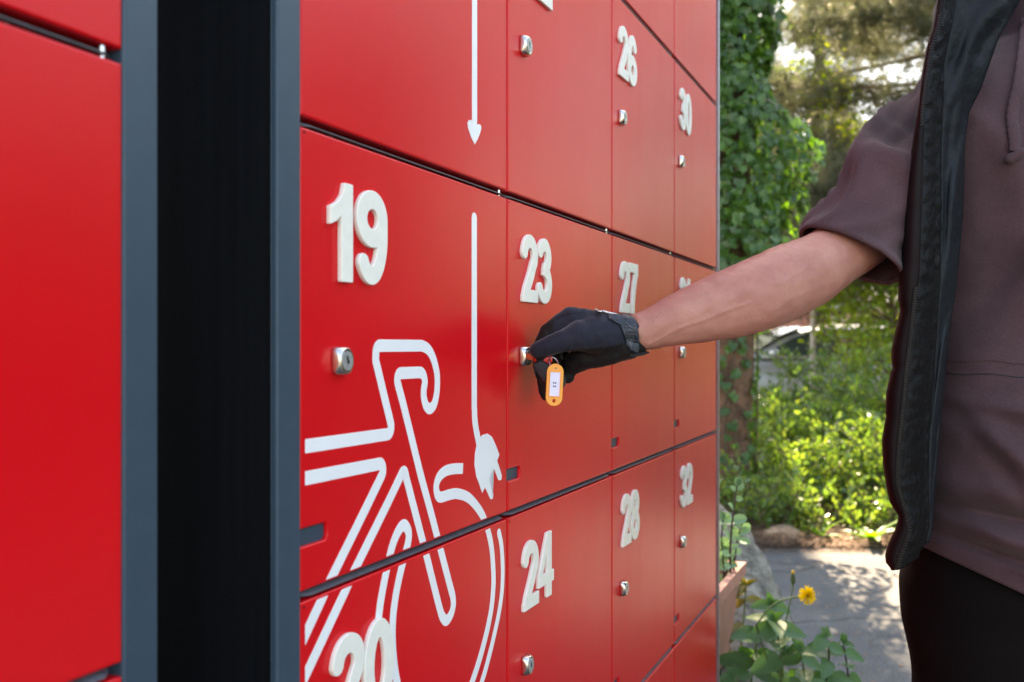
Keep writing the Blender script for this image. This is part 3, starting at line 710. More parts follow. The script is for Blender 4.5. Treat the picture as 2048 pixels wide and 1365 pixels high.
# fine hair along the top of the forearm
random.seed(5); mb = MB()
for k in range(750):
    i = random.randint(4, 34); c, r = dense[i]; a = (dense[i + 1][0] - dense[i - 1][0]).normalized(); u = a.cross(Vector((0, 0, 1))).normalized(); v = u.cross(a)
    th = random.uniform(20, 165); q = c + u * (.86 * r * math.cos(R(th))) + v * (r * math.sin(R(th))); n_ = (u * math.cos(R(th)) + v * math.sin(R(th)))
    e = q + n_ * random.uniform(.003, .007) - a * random.uniform(.004, .011) + Vector((0, 0, random.uniform(-.003, .002))); s_ = a.cross(n_) * .00008
    mb.add([q - s_ - n_ * .001, q + s_ - n_ * .001, e], [(0, 1, 2)])
tag(plink('arm_hair', tomesh('arm_hair', mb), M['hair'], False), kind='stuff')

# ---- sweatshirt: torso and sleeves
def fold_noise(p, f, seed): return noise.noise(Vector((p[0] * f[0] + seed, p[1] * f[1], p[2] * f[2])))
def torso_ring(z, n=96):
    # half widths of the shirt at height z
    tt = [(.80, .198, .146), (.86, .198, .150), (.92, .196, .156), (1.0, .190, .154), (1.10, .186, .146), (1.22, .192, .142), (1.34, .212, .140), (1.44, .222, .132), (1.51, .190, .115), (1.565, .115, .095), (1.60, .085, .085), (1.67, .080, .082), (1.69, .078, .080)]
    for (z0, a0, b0), (z1, a1, b1) in zip(tt[:-1], tt[1:]):
        if z0 <= z <= z1: q = (z - z0) / (z1 - z0); a, b_ = a0 + (a1 - a0) * q, b0 + (b1 - b0) * q; break
    out = []
    for k in range(n):
        th = 2 * math.pi * k / n; c, s_ = math.cos(th), math.sin(th)
        p = Vector((CXB + a * math.copysign(abs(c) ** .82, c), CYB + b_ * math.copysign(abs(s_) ** .82, s_), z))
        nrm = Vector((c / a, s_ / b_, 0)).normalized()
        fr = max(0, -s_)
        # gathered, drooping folds at the waist and soft pulls towards the raised shoulder
        x = (p.x - CXB)
        d = .017 * fold_noise((x * 1.0 + z * .8, 0, z), (5, 1, 4), 1.3) + .011 * fold_noise((x - z * .9, 0, z + x), (11, 1, 5), 4.1)
        md = 1.35 + .9 * noise.noise(Vector((x * 7, 2, z * 3)))
        md *= max(0, min(1, (.16 - x) / .10))
        G = lambda c, w_: math.exp(-((z - c) / w_) ** 2)
        wv = .010 * noise.noise(Vector((x * 6, 5, 1))) + .05 * (x + .1)
        d += fr * md * (-.015 * G(.874 + wv, .0075) + .014 * G(.896 + wv, .013) - .016 * G(.925 + wv * 1.6, .009) + .013 * G(.955 + wv * 2, .020))
        gx = math.exp(-((x + .03) / .13) ** 2)
        d += 1.5 * fr * gx * (.008 * G(1.066 - .12 * (x + .1), .009) - .007 * G(1.045 - .12 * (x + .1), .012))
        d -= .022 * fr * math.exp(-((x + .165) / .055) ** 2 - ((z - .985) / .05) ** 2)
        u2 = (z - 1.0) + 1.35 * (x + .11); d += fr * .014 * (math.exp(-(u2 / .016) ** 2) - .8 * math.exp(-((u2 + .035) / .018) ** 2)) * math.exp(-((z - .99) / .07) ** 2)
        u3 = (z - 1.30) - 1.9 * (x + .06); d += fr * .013 * (math.exp(-(u3 / .035) ** 2) - .7 * math.exp(-((u3 - .08) / .04) ** 2)) * math.exp(-((z - 1.32) / .12) ** 2)
        d += .004 * fold_noise((x * .5, 0, z), (3, 1, 16), 9.1) * fr
        u_ = fold_noise((x + z * .6, 0, z * .9 - x * .3), (3.2, 1, 3.6), 7.7); d += .010 * fr * math.exp(-(u_ / .07) ** 2)
        p += nrm * d
        out.append(p)
    return out
def shear(p):
    """the hem hangs lower towards the person's left: raised arm pulls the shirt up on this side"""
    f = max(0, min(1, (1.12 - p.z) / .26)); return Vector((p.x, p.y, p.z - f * .46 * (p.x - (CXB - .17)) * 1.0 + f * .012))
sh = MB()
zs = [.836 + (1.69 - .836) * i / 210 for i in range(211)]
R_ = [[shear(p) for p in torso_ring(z)] for z in zs]
hem_in = [[Vector((CXB + (p.x - CXB) * .94, CYB + (p.y - CYB) * .94, p.z + .012)) for p in R_[0]], [Vector((CXB + (p.x - CXB) * .985, CYB + (p.y - CYB) * .985, p.z)) for p in R_[0]]]
sh.loft(hem_in + R_, True, False)
SL = [(1703, 510, 1.288, 111, 94), (1709, 501, 1.292, 112, 94), (1727, 470, 1.306, 110, 92), (1748, 434, 1.322, 108, 90), (1770, 394, 1.340, 107, 90), (1795, 352, 1.366, 107, 88), (1822, 312, 1.410, 106, 80), (1850, 272, 1.462, 100, 72), (1882, 236, 1.515, 92, 66), (1925, 200, 1.54, 82, 60)]
def sleeve_ring(c, a, ru, rv, n, s, amp):
    out = []
    for k, p in enumerate(ring_at(c, a, ru, rv, n, up=Vector((0, 0, 1)))):
        th = 2 * math.pi * k / n; nr = (p - c).normalized()
        d = amp * (.016 * math.sin(s * 34 + 2.6 * math.sin(th + .8) + 1.0) * (.55 + .45 * math.sin(th * 1 + .5)) + .012 * noise.noise(Vector((math.cos(th) * 1.3, math.sin(th) * 1.3, s * 9))) + .006 * noise.noise(Vector((math.cos(th) * 2.5 + 5, math.sin(th) * 2.5, s * 22))))
        u_ = noise.noise(Vector((math.cos(th) * 1.1 + s * 2.0, math.sin(th) * 1.1, s * 7.5 + 2)))
        d += amp * .016 * (math.exp(-(u_ / .12) ** 2) - .4)      # sharp creases
        out.append(p + nr * d)
    return out
sc_ = [at(x, y, Y) for x, y, Y, a, b_ in SL]; sr = []; dist = 0
NS = 40
for i in range(NS + 1):
    q = i / NS * (len(SL) - 1); j = min(int(q), len(SL) - 2); f = q - j
    c = sc_[j].lerp(sc_[j + 1], f); a = SL[j][3] * (1 - f) + SL[j + 1][3] * f; b_ = SL[j][4] * (1 - f) + SL[j + 1][4] * f; Y = c.y
    # the cuff is cut across the arm; further up the rings follow the sleeve
    adir = (sc_[min(j + 1, len(SL) - 1)] - sc_[max(j - 1, 0)]).normalized(); s_ = i / NS * .34
    adir = adir.lerp(Vector((.40, .02, .92)).normalized(), max(0, .75 - i / 14)).normalized() if i < 11 else adir
    sr.append(sleeve_ring(c, adir, b_ * Y / FPX, a * Y / FPX, 64, s_, min(1, .10 + i / 22)))
cuff_in = [[sc_[0] + (p - sc_[0]) * .955 + (sr[1][k] - sr[0][k]) * 1.6 for k, p in enumerate(sr[0])], [sc_[0] + (p - sc_[0]) * .985 - (sr[1][k] - sr[0][k]) * .10 for k, p in enumerate(sr[0])]]
sh.loft(cuff_in + sr, True, False)
lsl = [ring_at(c, a, r, r, 32) for c, a, r in ((Vector((CXB + .275, CYB + .03, 1.17)), Vector((-.1, 0, 1)), .068), (Vector((CXB + .255, CYB + .03, 1.30)), Vector((-.15, 0, 1)), .075), (Vector((CXB + .215, CYB + .02, 1.41)), Vector((-.5, 0, 1)), .088), (Vector((CXB + .165, CYB + .01, 1.455)), Vector((-1, 0, .8)), .085), (Vector((CXB + .09, CYB, 1.47)), Vector((-1, 0, .5)), .075))]
sh.loft(lsl, True, False)
shirt = plink('sweatshirt', tomesh('sweatshirt', sh), M['shirt'])
sm = shirt.modifiers.new('t', 'SOLIDIFY'); sm.thickness = .0016; sm.offset = -1
BV_SH = BVHTree.FromPolygons([Vector(v) for v in sh.V], sh.F)
def hit(bvh, px, py, fallback=1.3):
    d = (at(px, py, 1.0) - Vector((0, 0, HC))).normalized(); r = bvh.ray_cast(Vector((0, 0, HC)), d)
    return (r[0], r[1]) if r[0] is not None else (at(px, py, fallback), Vector((0, -1, 0)))
def strip(mb, pts, w, bvh, off=.001, thick=.001, fallback=1.3):
    """a thin raised strip laid along pixel points on a surface"""
    P = [hit(bvh, x, y, fallback) for x, y in pts]; L, Rr = [], []
    for i, (p, n_) in enumerate(P):
        t_ = (P[min(i + 1, len(P) - 1)][0] - P[max(i - 1, 0)][0]).normalized(); n_ = n_ if n_.dot(-p + Vector((0, 0, HC))) > 0 else -n_
        s_ = t_.cross(n_).normalized() * w / 2; L.append((p + s_ + n_ * off, p + s_ + n_ * (off + thick))); Rr.append((p - s_ + n_ * off, p - s_ + n_ * (off + thick)))
    rings = [[l[0], l[1], r[1], r[0]] for l, r in zip(L, Rr)]; mb.loft(rings)
# seams and hems of the sweatshirt: pouch pocket band, hem stitching, cuff stitching
pts = [(x, 716 + (x - 1880) * .047 + 2 * math.sin(x * .05)) for x in range(1868, 2200, 8)]
mb = MB(); strip(mb, pts, .004, BV_SH, -.0005, .0024); sub('pocket_seam', tomesh('pocket_seam', mb), M['shirt'], shirt)
pts = [(x, y + 30) for x, y in pts]; mb = MB(); strip(mb, pts, .0016, BV_SH, -.0008, .0012); sub('pocket_seam', tomesh('pocket_seam', mb), M['thread'], shirt)
mb = MB()
for k in (3, 5):
    rg = sr[k]; q = [p + (p - sc_[0]).normalized() * .0006 for p in rg]
    for i in range(0, 64):
        a, b_ = q[i], q[(i + 1) % 64]
        for f0, f1 in ((.05, .30), (.37, .62), (.69, .94)): mb.tube([a.lerp(b_, f0), a.lerp(b_, f1)], .0008, 4)
tag(sub('cuff_stitching', tomesh('cuff_stitching', mb), M['thread'], shirt), kind='stuff')
# drawstring: flat braided cord
cordp = [(2052, 40), (2046, 90), (2041, 130), (2034, 175), (2026, 205), (2022, 235), (2024, 262), (2027, 285), (2026, 305)]
cordp = catmull(cordp, 6); mb = MB(); P = [hit(BV_SH, x, y) for x, y in cordp]; rings = []
for i, (p, n_) in enumerate(P):
    t_ = (P[min(i + 1, len(P) - 1)][0] - P[max(i - 1, 0)][0]).normalized(); s_ = t_.cross(Vector((0, -1, 0))).normalized(); n2 = Vector((0, -1, 0))
    w_ = .0085 * (1 + .10 * math.sin(i * 2.1)); rings.append([p + n2 * .004 + s_ * w_ * math.cos(R(a)) + n2 * .0042 * math.sin(R(a)) for a in range(0, 360, 30)])
e = rings[-1]; mb.loft(rings); dr = sub('drawstring', tomesh('drawstring', mb), M['shirt'], shirt, True)
mb = MB(); a, b_ = hit(BV_SH, 2036, 307)[0], hit(BV_SH, 2014, 321)[0]; off = Vector((0, -.007, 0)); mb.add(*capsule_arrays(a + off, b_ + off, .0062, .0066, 12, 3)); sub('drawstring', tomesh('drawstring', mb), M['shirt'], shirt, True)

# ---- trousers
tr = MB()
def leg_ring(c, rx, ry, z): return [Vector((c.x + rx * math.cos(2 * math.pi * k / 40), c.y + ry * math.sin(2 * math.pi * k / 40), z + 0)) for k in range(40)]
hip = at(1806, 1250, 1.47)
prof = [(1.02, .150, .130), (.97, .168, .140), (.92, .180, .146), (.87, .190, .150), (.82, .197, .153), (.78, .200, .150)]
chain(tr, [(Vector((CXB, CYB + .01, .96)), .115), (Vector((CXB, CYB + .01, .88)), .125)], 24)
for fx in (-.095, .095):
    s_ = -1 if fx < 0 else 1
    chain(tr, [(Vector((CXB + fx * .55, CYB + .015, .97)), .105), (Vector((CXB + fx * .72, CYB + .01, .89)), .118), (Vector((CXB + fx * .82, CYB + .005, .79)), .132), (Vector((CXB + fx * .90, CYB - .01, .66)), .112), (Vector((CXB + fx * 1.15, CYB - .01, .47)), .090), (Vector((CXB + fx * 1.25, CYB + .02, .25)), .078), (Vector((CXB + fx * 1.3, CYB + .03, .055)), .072)], 24)
me = remeshed('trousers', tr, .012, 6)
for v in me.vertices:
    v.co += v.normal * (.006 * noise.noise(Vector((v.co.x * 9, v.co.y * 9, v.co.z * 14))))
plink('trousers', me, M['trousers'])
for fx in (-.095, .095):
    mb = MB(); c = Vector((CXB + fx * 1.3, CYB, 0)); 
    prof = [(.06, .040, .075), (.03, .043, .085), (-.06, .046, .075), (-.13, .047, .055), (-.19, .043, .045), (-.22, .030, .036)]
    rings = []
    for y, hw, h in prof: rings.append([Vector((c.x + hw * math.cos(R(a)) * (1 if math.sin(R(a)) > -.5 else 1.02), c.y + .04 + y, max(.0, h / 2 + h / 2 * math.sin(R(a))))) for a in range(0, 360, 15)])
    mb.loft(rings); plink('shoe', tomesh('shoe', mb), M['shoe'])

# ---- quilted vest
def lut(tab, y):
    for (y0, x0), (y1, x1) in zip(tab[:-1], tab[1:]):
        if y0 <= y <= y1: return x0 + (x1 - x0) * (y - y0) / (y1 - y0)
    return tab[0][1] if y < tab[0][0] else tab[-1][1]
SIL = [(-120, 1915), (0, 1880), (60, 1868), (120, 1853), (200, 1842), (300, 1826), (400, 1812), (500, 1806), (560, 1800), (600, 1799), (622, 1803), (632, 1801), (660, 1794), (700, 1786), (727, 1786), (737, 1789), (745, 1784), (790, 1775), (825, 1774), (833, 1776), (842, 1773), (880, 1767), (930, 1769), (975, 1776), (1005, 1783), (1030, 1799), (1038, 1800), (1060, 1793), (1090, 1779), (1112, 1773), (1125, 1775), (1140, 1787)]
ZIP = [(-120, 1915), (0, 1883), (55, 1874), (103, 1860), (164, 1850), (226, 1843), (400, 1838), (540, 1834), (590, 1829), (690, 1818), (749, 1811), (815, 1805), (877, 1798), (932, 1794), (967, 1794), (998, 1802), (1031, 1812), (1057, 1817), (1079, 1812), (1110, 1800), (1140, 1791)]
SEAM = [(-120, 1925), (0, 1903), (60, 1895), (130, 1888), (200, 1874), (267, 1870), (450, 1870), (563, 1869), (660, 1864), (753, 1857), (880, 1846), (990, 1848), (1060, 1850), (1100, 1845), (1140, 1836)]
FACE = [(-120, 1940), (0, 1910), (70, 1898), (130, 1887), (300, 1882), (450, 1882), (563, 1880), (690, 1872), (780, 1866), (880, 1858), (990, 1858), (1060, 1856), (1100, 1850), (1120, 1838), (1140, 1834)]
INN = [(-120, 2090), (0, 2035), (82, 1990), (176, 1957), (226, 1932), (287, 1924), (410, 1921), (500, 1914), (560, 1908), (690, 1890), (880, 1872), (1000, 1862), (1060, 1858), (1110, 1848), (1140, 1836)]
YS = list(range(-120, 1141, 5))
def vz(y):                                              # distance of the zip edge, swinging forward at the bottom
    return 1.240 + .02 * max(0, (500 - y) / 620) - .010 * max(0, (y - 700) / 440)
notches = [-110, 20, 150, 285, 420, 530, 624, 736, 833, 1034]
def puff(y):
    for a, b_ in zip(notches[:-1], notches[1:]):
        if a <= y < b_: return math.sin(math.pi * (y - a) / (b_ - a)) ** .5
    return .6
shell, facing, lining = [], [], []
for y in YS:
    xs_, xz, xm, xf, xi = (lut(tb, y) for tb in (SIL, ZIP, SEAM, FACE, INN)); Z = vz(y)
    pf = puff(y)
    row = []
    # front edge of the quilted shell: rolled, then round the side and back of the body
    ww = max(6, xz - xs_)
    row.append(at(xz + 2, y, Z + .003)); row.append(at(xz, y, Z))
    for k in range(1, 7):
        a = math.pi / 2 * k / 6; row.append(at(xz - ww * math.sin(a), y, Z + (.030 + .010 * pf) * (1 - math.cos(a)) - .004 * pf * math.sin(2 * a)))
    e = row[-1]; z = e.z
    side = Vector((CXB - .225 - .012 * pf, CYB + .01, z)); 
    tgt = Vector((e.x, e.y + .07, z))
    row.append(at(xs_ + 2, y, e.y + .03)); row.append(at(xs_ + 5, y, e.y + .08))
    cx = CXB - .0
    bx = max(.14, CXB - (xs_ + (22 if y < 470 else 12) - CX) / FPX * (CYB + .12)); by = .19 + .012 * pf
    for k in range(1, 25):
        a = math.pi * .02 + math.pi * .96 * k / 24
        p = Vector((CXB - bx * math.cos(a), CYB + .01 + by * math.sin(a), z))
        if k == 1: p = (p + row[-1]) / 2 
        row.append(p)
    # the other front panel, hanging open on the far side
    row.append(Vector((CXB + bx + .01, CYB - .10, z))); row.append(Vector((CXB + bx - .05, CYB - .17, z)))
    if y < 190:                                         # arm hole: nothing to cut, the shell narrows over the shoulder
        pass
    shell.append(row)
    wr = .0022 * math.sin(y * .42 + 1.5 * math.sin(y * .05)) + .0016 * noise.noise(Vector((y * .06, 3, 0)))
    fr = []
    for k in range(13):
        q = k / 12; x = xz + 3 + (xf - xz - 3) * q; qs = (xm - xz - 3) / max(1, xf - xz - 3)
        # two puffed strips either side of the stitched seam, crossed by small diagonal puckers
        h = abs(math.sin(math.pi * min(1, q / qs))) if q < qs else abs(math.sin(math.pi * min(1, (q - qs) / max(.05, 1 - qs))))
        pk = .0011 * math.sin(y * .16 + q * 6 + 5.5 * noise.noise(Vector((y * .021, q * 1.2, 1)))) + .0042 * noise.noise(Vector((y * .045, q * 1.5 - y * .03, 7)))
        fr.append(at(x, y - 24 * q * max(0, (y - 1040) / 100), Z + .004 + .045 * q ** 1.3 - .0045 * h - pk * (.35 + .65 * h)))
    facing.append(fr)
    lr = []; h0, _ = hit(BV_SH, xi, y); yi = min(max(h0.y, Z + .050), Z + .085) - .006
    for k in range(15):
        q = k / 14; x = xf - 1 + (xi - xf + 5) * q
        d = .0075 * math.sin(q * 6 + y * .018 + 3 * noise.noise(Vector((q * 1.5, y * .006, 2)))) + .010 * noise.noise(Vector((q * 3 + y * .006, y * .009, 5)))
        lr.append(at(x, y, (Z + .044) * (1 - q) + yi * q + d * math.sin(math.pi * q) - .006 * math.sin(math.pi * q)))
    if y <= 1085: lining.append(lr)
def grid(rows):
    V = [p for r in rows for p in r]; n = len(rows[0]); F = [(i * n + j, i * n + j + 1, (i + 1) * n + j + 1, (i + 1) * n + j) for i in range(len(rows) - 1) for j in range(n - 1)]
    mb = MB(); mb.add(V, F); return mb
vest = plink('vest', tomesh('vest', grid(shell)), M['vest_shell'])
s_ = vest.modifiers.new('t', 'SOLIDIFY'); s_.thickness = .004; s_.offset = 0
fo = sub('facing', tomesh('facing', grid(facing)), M['vest_facing'], vest, True); s_ = fo.modifiers.new('t', 'SOLIDIFY'); s_.thickness = .002
lo = sub('lining', tomesh('lining', grid(lining)), M['vest_lining'], vest, True); s_ = lo.modifiers.new('t', 'SOLIDIFY'); s_.thickness = .0015
# zip teeth and tape, stitching
mb = MB(); y = 30.0
tape = MB(); rings = []
while y < 1138:
    if y < 250 or y > 575:
        c = at(lut(ZIP, y) + 1.5, y, vz(y) - .0062); n_ = at(lut(ZIP, y + 2) + 1.5, y + 2, vz(y + 2) - .0062); ax = (n_ - c).normalized(); sx = ax.cross(Vector((0, -1, 0))).normalized()
        for s in (-1, 1):
            V = []; 
            for dx, dy, dz in ((0, -1, -1), (1, -1, -1), (1, 1, -1), (0, 1, -1), (0, -.6, 1), (1, -.6, 1), (1, .6, 1), (0, .6, 1)):
                V.append(c + sx * (s * (.0002 + dx * .0019)) + Vector((0, 1, 0)) * (-dz * .0009) + ax * (dy * .0009 + (.0011 if s > 0 else 0)))
            mb.add(V, [(0, 1, 2, 3), (4, 5, 6, 7), (0, 1, 5, 4), (1, 2, 6, 5), (2, 3, 7, 6), (3, 0, 4, 7)])
    y += 5.2
tag(sub('zip_teeth', tomesh('zip_teeth', mb), M['zip'], vest), kind='stuff')
mb = MB()
for tb in (SEAM, FACE):
    y = 20.0
    while y < 1110:
        x = lut(tb, y); j = min(len(YS) - 2, int((y + 120) / 5)); rw = facing[j]
        k = min(range(len(rw)), key=lambda i: abs(((rw[i].x / rw[i].y) * FPX + CX) - x)); p = rw[k] + Vector((0, -.0016, 0)); mb.tube([p, p + Vector((0, 0, -.0032))], .0006, 4); y += 8
tag(sub('stitching', tomesh('stitching', mb), M['thread'], vest), kind='stuff')
tg = MB(); tg.tube([at(1812, 340, 1.262), at(1808, 385, 1.262), at(1806, 400, 1.262)], [.002, .0024, .0018], 8); sub('zip_pull', tomesh('zip_pull', tg), M['zip'], vest, True)

# ---- gloved right hand gripping the key
def hz(u, v, wmm=0.0): return at(1030 + u * .17587, 590 + v * .17587, 1.137 + wmm * .001)
def hc(*pts): return [(hz(u, v, w_), r * .001) for u, v, w_, r in pts]
hand = MB()
fingers = MB()
thumb = hc((262, 630, -7, 10.2), (345, 602, -9, 11.4), (430, 560, -10, 12.0), (560, 520, -9, 13.5), (720, 470, -4, 17.5), (900, 455, 6, 22.5), (1080, 460, 14, 24))
chain(hand, thumb, 18)
idx = hc((625, 262, 12, 12.5), (480, 350, 13, 11.8), (370, 455, 15, 11.4), (300, 620, 16, 10.8), (300, 800, 2, 10.6), (370, 890, -3, 11.2), (480, 975, -5, 10.6))
chain(hand, idx, 16)
mid = hc((640, 255, 32, 12.5), (400, 420, 36, 11.2), (335, 620, 36, 10.5), (330, 900, 26, 9.5), (348, 1100, 20, 8.0), (350, 1150, 18, 6.5)); chain(hand, mid, 14)
ring_ = hc((690, 290, 50, 12), (470, 460, 55, 10.8), (430, 700, 54, 10.2), (500, 900, 46, 9.6), (600, 930, 40, 8.5)); chain(hand, ring_, 14)
pink = hc((760, 340, 66, 10.5), (560, 520, 71, 9.5), (530, 720, 69, 9), (610, 830, 60, 8.5)); chain(hand, pink, 14)
for kn, ws, r0, r1 in (((625, 262, 12), (1290, 420, 14), 13.5, 19), ((660, 275, 32), (1300, 430, 24), 13.5, 19), ((700, 300, 50), (1310, 450, 34), 13.0, 18), ((760, 345, 66), (1310, 480, 42), 11.5, 17)):
    chain(hand, hc((*kn, r0), (*ws, r1)), 16)
chain(hand, hc((1250, 560, 16, 18.5), (1010, 640, 22, 18.5), (800, 690, 28, 17), (690, 780, 34, 13)), 16)
chain(hand, hc((1280, 590, 30, 16), (900, 680, 44, 15), (700, 740, 50, 13)), 16)
chain(hand, hc((900, 300, 10, 11), (1130, 330, 12, 13), (1330, 400, 14, 15)), 14)
# cuff round the wrist
wax = (hz(1290, 500, 20) - hz(1480, 470, 30)); 
hand.loft([ring_at(hz(u, v, w_), Vector((1, .05, .16)), ru, rv, 28) for u, v, w_, ru, rv in ((1180, 500, 20, .021, .0262), (1290, 482, 22, .0205, .0252), (1380, 470, 23, .0205, .0235), (1450, 462, 24, .0205, .0228))])
me = remeshed('glove', hand, .0021, 7)
# small cloth creases behind the knuckles and at the thumb root
for v in me.vertices:
    c = v.co
    v.co = c + v.normal * (.0009 * noise.noise(c * 90) + .0006 * noise.noise(Vector((c.x * 240, c.y * 60, c.z * 130))))
glove = plink('glove', me, [M['glove'], M['palm']])
SEAMV = [(-100, 760), (250, 705), (430, 690), (560, 632), (800, 612), (1000, 600), (1240, 552), (1500, 520)]
KNU = [(230, 640), (300, 500), (450, 430), (600, 370), (760, 260)]
def huv(p): x = p.x / p.y * FPX + CX; y = HY - (p.z - HC) / p.y * FPX; return (x - 1030) / .17587, (y - 590) / .17587
mi = np.zeros(len(me.polygons), dtype=np.int32)
for p in me.polygons:
    u, v = huv(p.center)
    if v > lut([(a, b_) for a, b_ in SEAMV], u): mi[p.index] = 1
    elif u < 560 and v < lut(KNU, u) - 8 and v > 190 and p.center.y > 1.139 and u < 430: mi[p.index] = 1
me.polygons.foreach_set('material_index', mi); me.update()
BV_H = BVHTree.FromPolygons([v.co.copy() for v in me.vertices], [tuple(p.vertices) for p in me.polygons])
def huvpx(pts): return [(1030 + u * .17587, 590 + v * .17587) for u, v in pts]
def patch(name, uv, off, thick, mat, par, step=14, bvh=None):
    """a piece of material lying on the glove: outline in the hand's own chart, laid onto its surface"""
    P = np.array(uv, float); x0, y0 = P.min(0); x1, y1 = P.max(0)
    # outline densified, filled, then draped
    out = []
    for i in range(len(P)):
        a, b_ = P[i], P[(i + 1) % len(P)]; k = max(1, int(np.hypot(*(b_ - a)) / step)); out += [tuple(a + (b_ - a) * j / k) for j in range(k)]
    bm = bmesh.new(); vs_ = [bm.verts.new((u, v, 0)) for u, v in out]; f = bm.faces.new(vs_); bmesh.ops.triangulate(bm, faces=[f])
    nx = int((x1 - x0) / step); ny = int((y1 - y0) / step)
    for i in range(1, nx): bmesh.ops.bisect_plane(bm, geom=bm.verts[:] + bm.edges[:] + bm.faces[:], plane_co=(x0 + (x1 - x0) * i / nx, 0, 0), plane_no=(1, 0, 0))
    for i in range(1, ny): bmesh.ops.bisect_plane(bm, geom=bm.verts[:] + bm.edges[:] + bm.faces[:], plane_co=(0, y0 + (y1 - y0) * i / ny, 0), plane_no=(0, 1, 0))
    bmesh.ops.triangulate(bm, faces=bm.faces[:])
    last = Vector((0, 0, 0))
    for v in bm.verts:
        px, py = 1030 + v.co.x * .17587, 590 + v.co.y * .17587; p, n_ = hit(bvh or BV_H, px, py, 1.13); d = (Vector((0, 0, HC)) - p).normalized()
        v.co = p + (n_ * .5 + d * .5).normalized() * off
    bmesh.ops.recalc_face_normals(bm, faces=bm.faces[:])
    if sum((f.normal.y for f in bm.faces)) > 0: bmesh.ops.reverse_faces(bm, faces=bm.faces[:])
    me_ = bpy.data.meshes.new(name); bm.to_mesh(me_); bm.free(); o = sub(name, me_, mat, par, True); s_ = o.modifiers.new('t', 'SOLIDIFY'); s_.thickness = thick; s_.offset = 1; return o
strap = patch('wrist_strap', [(1058, 236), (1130, 232), (1290, 236), (1345, 275), (1380, 330), (1398, 420), (1408, 600), (1388, 672), (1300, 628), (1262, 560), (1235, 460), (1190, 345), (1060, 280)], .0008, .0016, M['strap'], glove)
patch('strap_tab', [(1275, 540), (1300, 528), (1340, 548), (1395, 560), (1402, 600), (1386, 655), (1310, 618)], .0026, .0008, M['rubber'], glove, 10)
def letter(name, strokes, w=13):
    for pts in strokes:
        P = [np.array(p, float) for p in pts]; L, R2 = [], []
        for i, p in enumerate(P):
            d = P[min(i + 1, len(P) - 1)] - P[max(i - 1, 0)]; d /= np.hypot(*d); n_ = np.array((-d[1], d[0])) * w / 2; L.append(tuple(p + n_)); R2.append(tuple(p - n_))
        patch(name, L + R2[::-1], .0027, .0007, M['rubber'], glove, 9)
# the three letters run up the strap, turned on their side
letter('logo_letter', [[(1296, 508), (1390, 520)], [(1390, 520), (1390, 468), (1376, 462)], [(1340, 512), (1338, 474)]])
letter('logo_letter', [[(1282, 452), (1376, 452), (1380, 412), (1286, 402), (1282, 452)]])
letter('logo_letter', [[(1245, 372), (1300, 368), (1372, 390)], [(1372, 340), (1310, 362), (1248, 318)]])
patch('cuff_binding', [(905, 176), (960, 178), (1050, 206), (1150, 226), (1160, 234), (1050, 216), (960, 190)], .0012, .0012, M['white_trim'], glove, 12)
mb = MB()
def dashed(mb, uv, bvh, r=.0004, off=.0008, dash=12, gap=7):
    P = [np.array(p, float) for p in uv]
    for a, b_ in zip(P[:-1], P[1:]):
        L = np.hypot(*(b_ - a)); s_ = 0
        while s_ < L:
            q0 = a + (b_ - a) * s_ / L; q1 = a + (b_ - a) * min(L, s_ + dash) / L
            p0, n0 = hit(bvh, 1030 + q0[0] * .17587, 590 + q0[1] * .17587, 1.13); p1, n1 = hit(bvh, 1030 + q1[0] * .17587, 590 + q1[1] * .17587, 1.13)
            d = Vector((0, -off, 0)); mb.tube([p0 + d, p1 + d], r, 4); s_ += dash + gap
dashed(mb, [(455, 265), (520, 235), (580, 222), (660, 205), (760, 200)], BV_H); dashed(mb, [(560, 640), (800, 622), (1000, 608), (1230, 562)], BV_H)
tag(sub('stitching', tomesh('glove_stitching', mb), M['thread'], glove), kind='stuff')
gp = patch('fingertip_grip', [(215, 790), (300, 765), (380, 800), (470, 870), (560, 950), (572, 1010), (550, 1060), (480, 1075), (380, 1040), (290, 1005), (235, 940), (212, 860)], .0004, .0008, M['grip'], glove, 16)
# wrist tab under the cuff
mb = MB(); P = [hz(1300, 690, 8), hz(1420, 680, 10), hz(1525, 655, 14)]
rings = [[p + Vector((0, y, z)) for y, z in ((-.006, .0015), (.022, .0025), (.022, -.0005), (-.006, -.0015))] for p in P]; rings[-1] = [P[-1] + Vector((0, y * .6, z * .5)) for y, z in ((-.006, .0015), (.022, .0025), (.022, -.0005), (-.006, -.0015))]
mb.loft(rings); sub('pull_tab', tomesh('pull_tab', mb), M['palm'], glove)

# ================================================================== key and tag in the lock of door 23
M['keyred'] = simple('red_key_plastic', (.55, .02, .015), .35, 0, .05, 100)
M['brass'] = simple('brass_key_blade', (.65, .48, .22), .3, 1.0, .1, 300)
M['orange'] = simple('orange_yellow_plastic', (.82, .28, .002), .35, 0, .04, 60)
M['paper'] = simple('pale_paper_label', (.68, .66, .80), .6, 0, .03, 60)
M['ink'] = simple('black_ink', (.01, .01, .012), .6)
lx = sp(1056, .011); lc = FOOT + DIR * lx + Vector((0, 0, ROWS[2][1] - .178)) + NRM * .012
kroot = empty('key', tuple(lc)); tag(kroot, 'red headed key pushed into the lock of door 23', 'key')
KP = Matrix.Translation(-lc)
def kchild(name, me, mat, par, smooth=False):
    o = link(name, me, mat, None, smooth); o.parent = par; o.matrix_parent_inverse = Matrix.Translation(-Vector(par.location)); return o
kd = (hz(300, 735, 0) - lc).normalized(); ks = kd.cross(Vector((0, 0, 1))).normalized(); ku = ks.cross(kd)
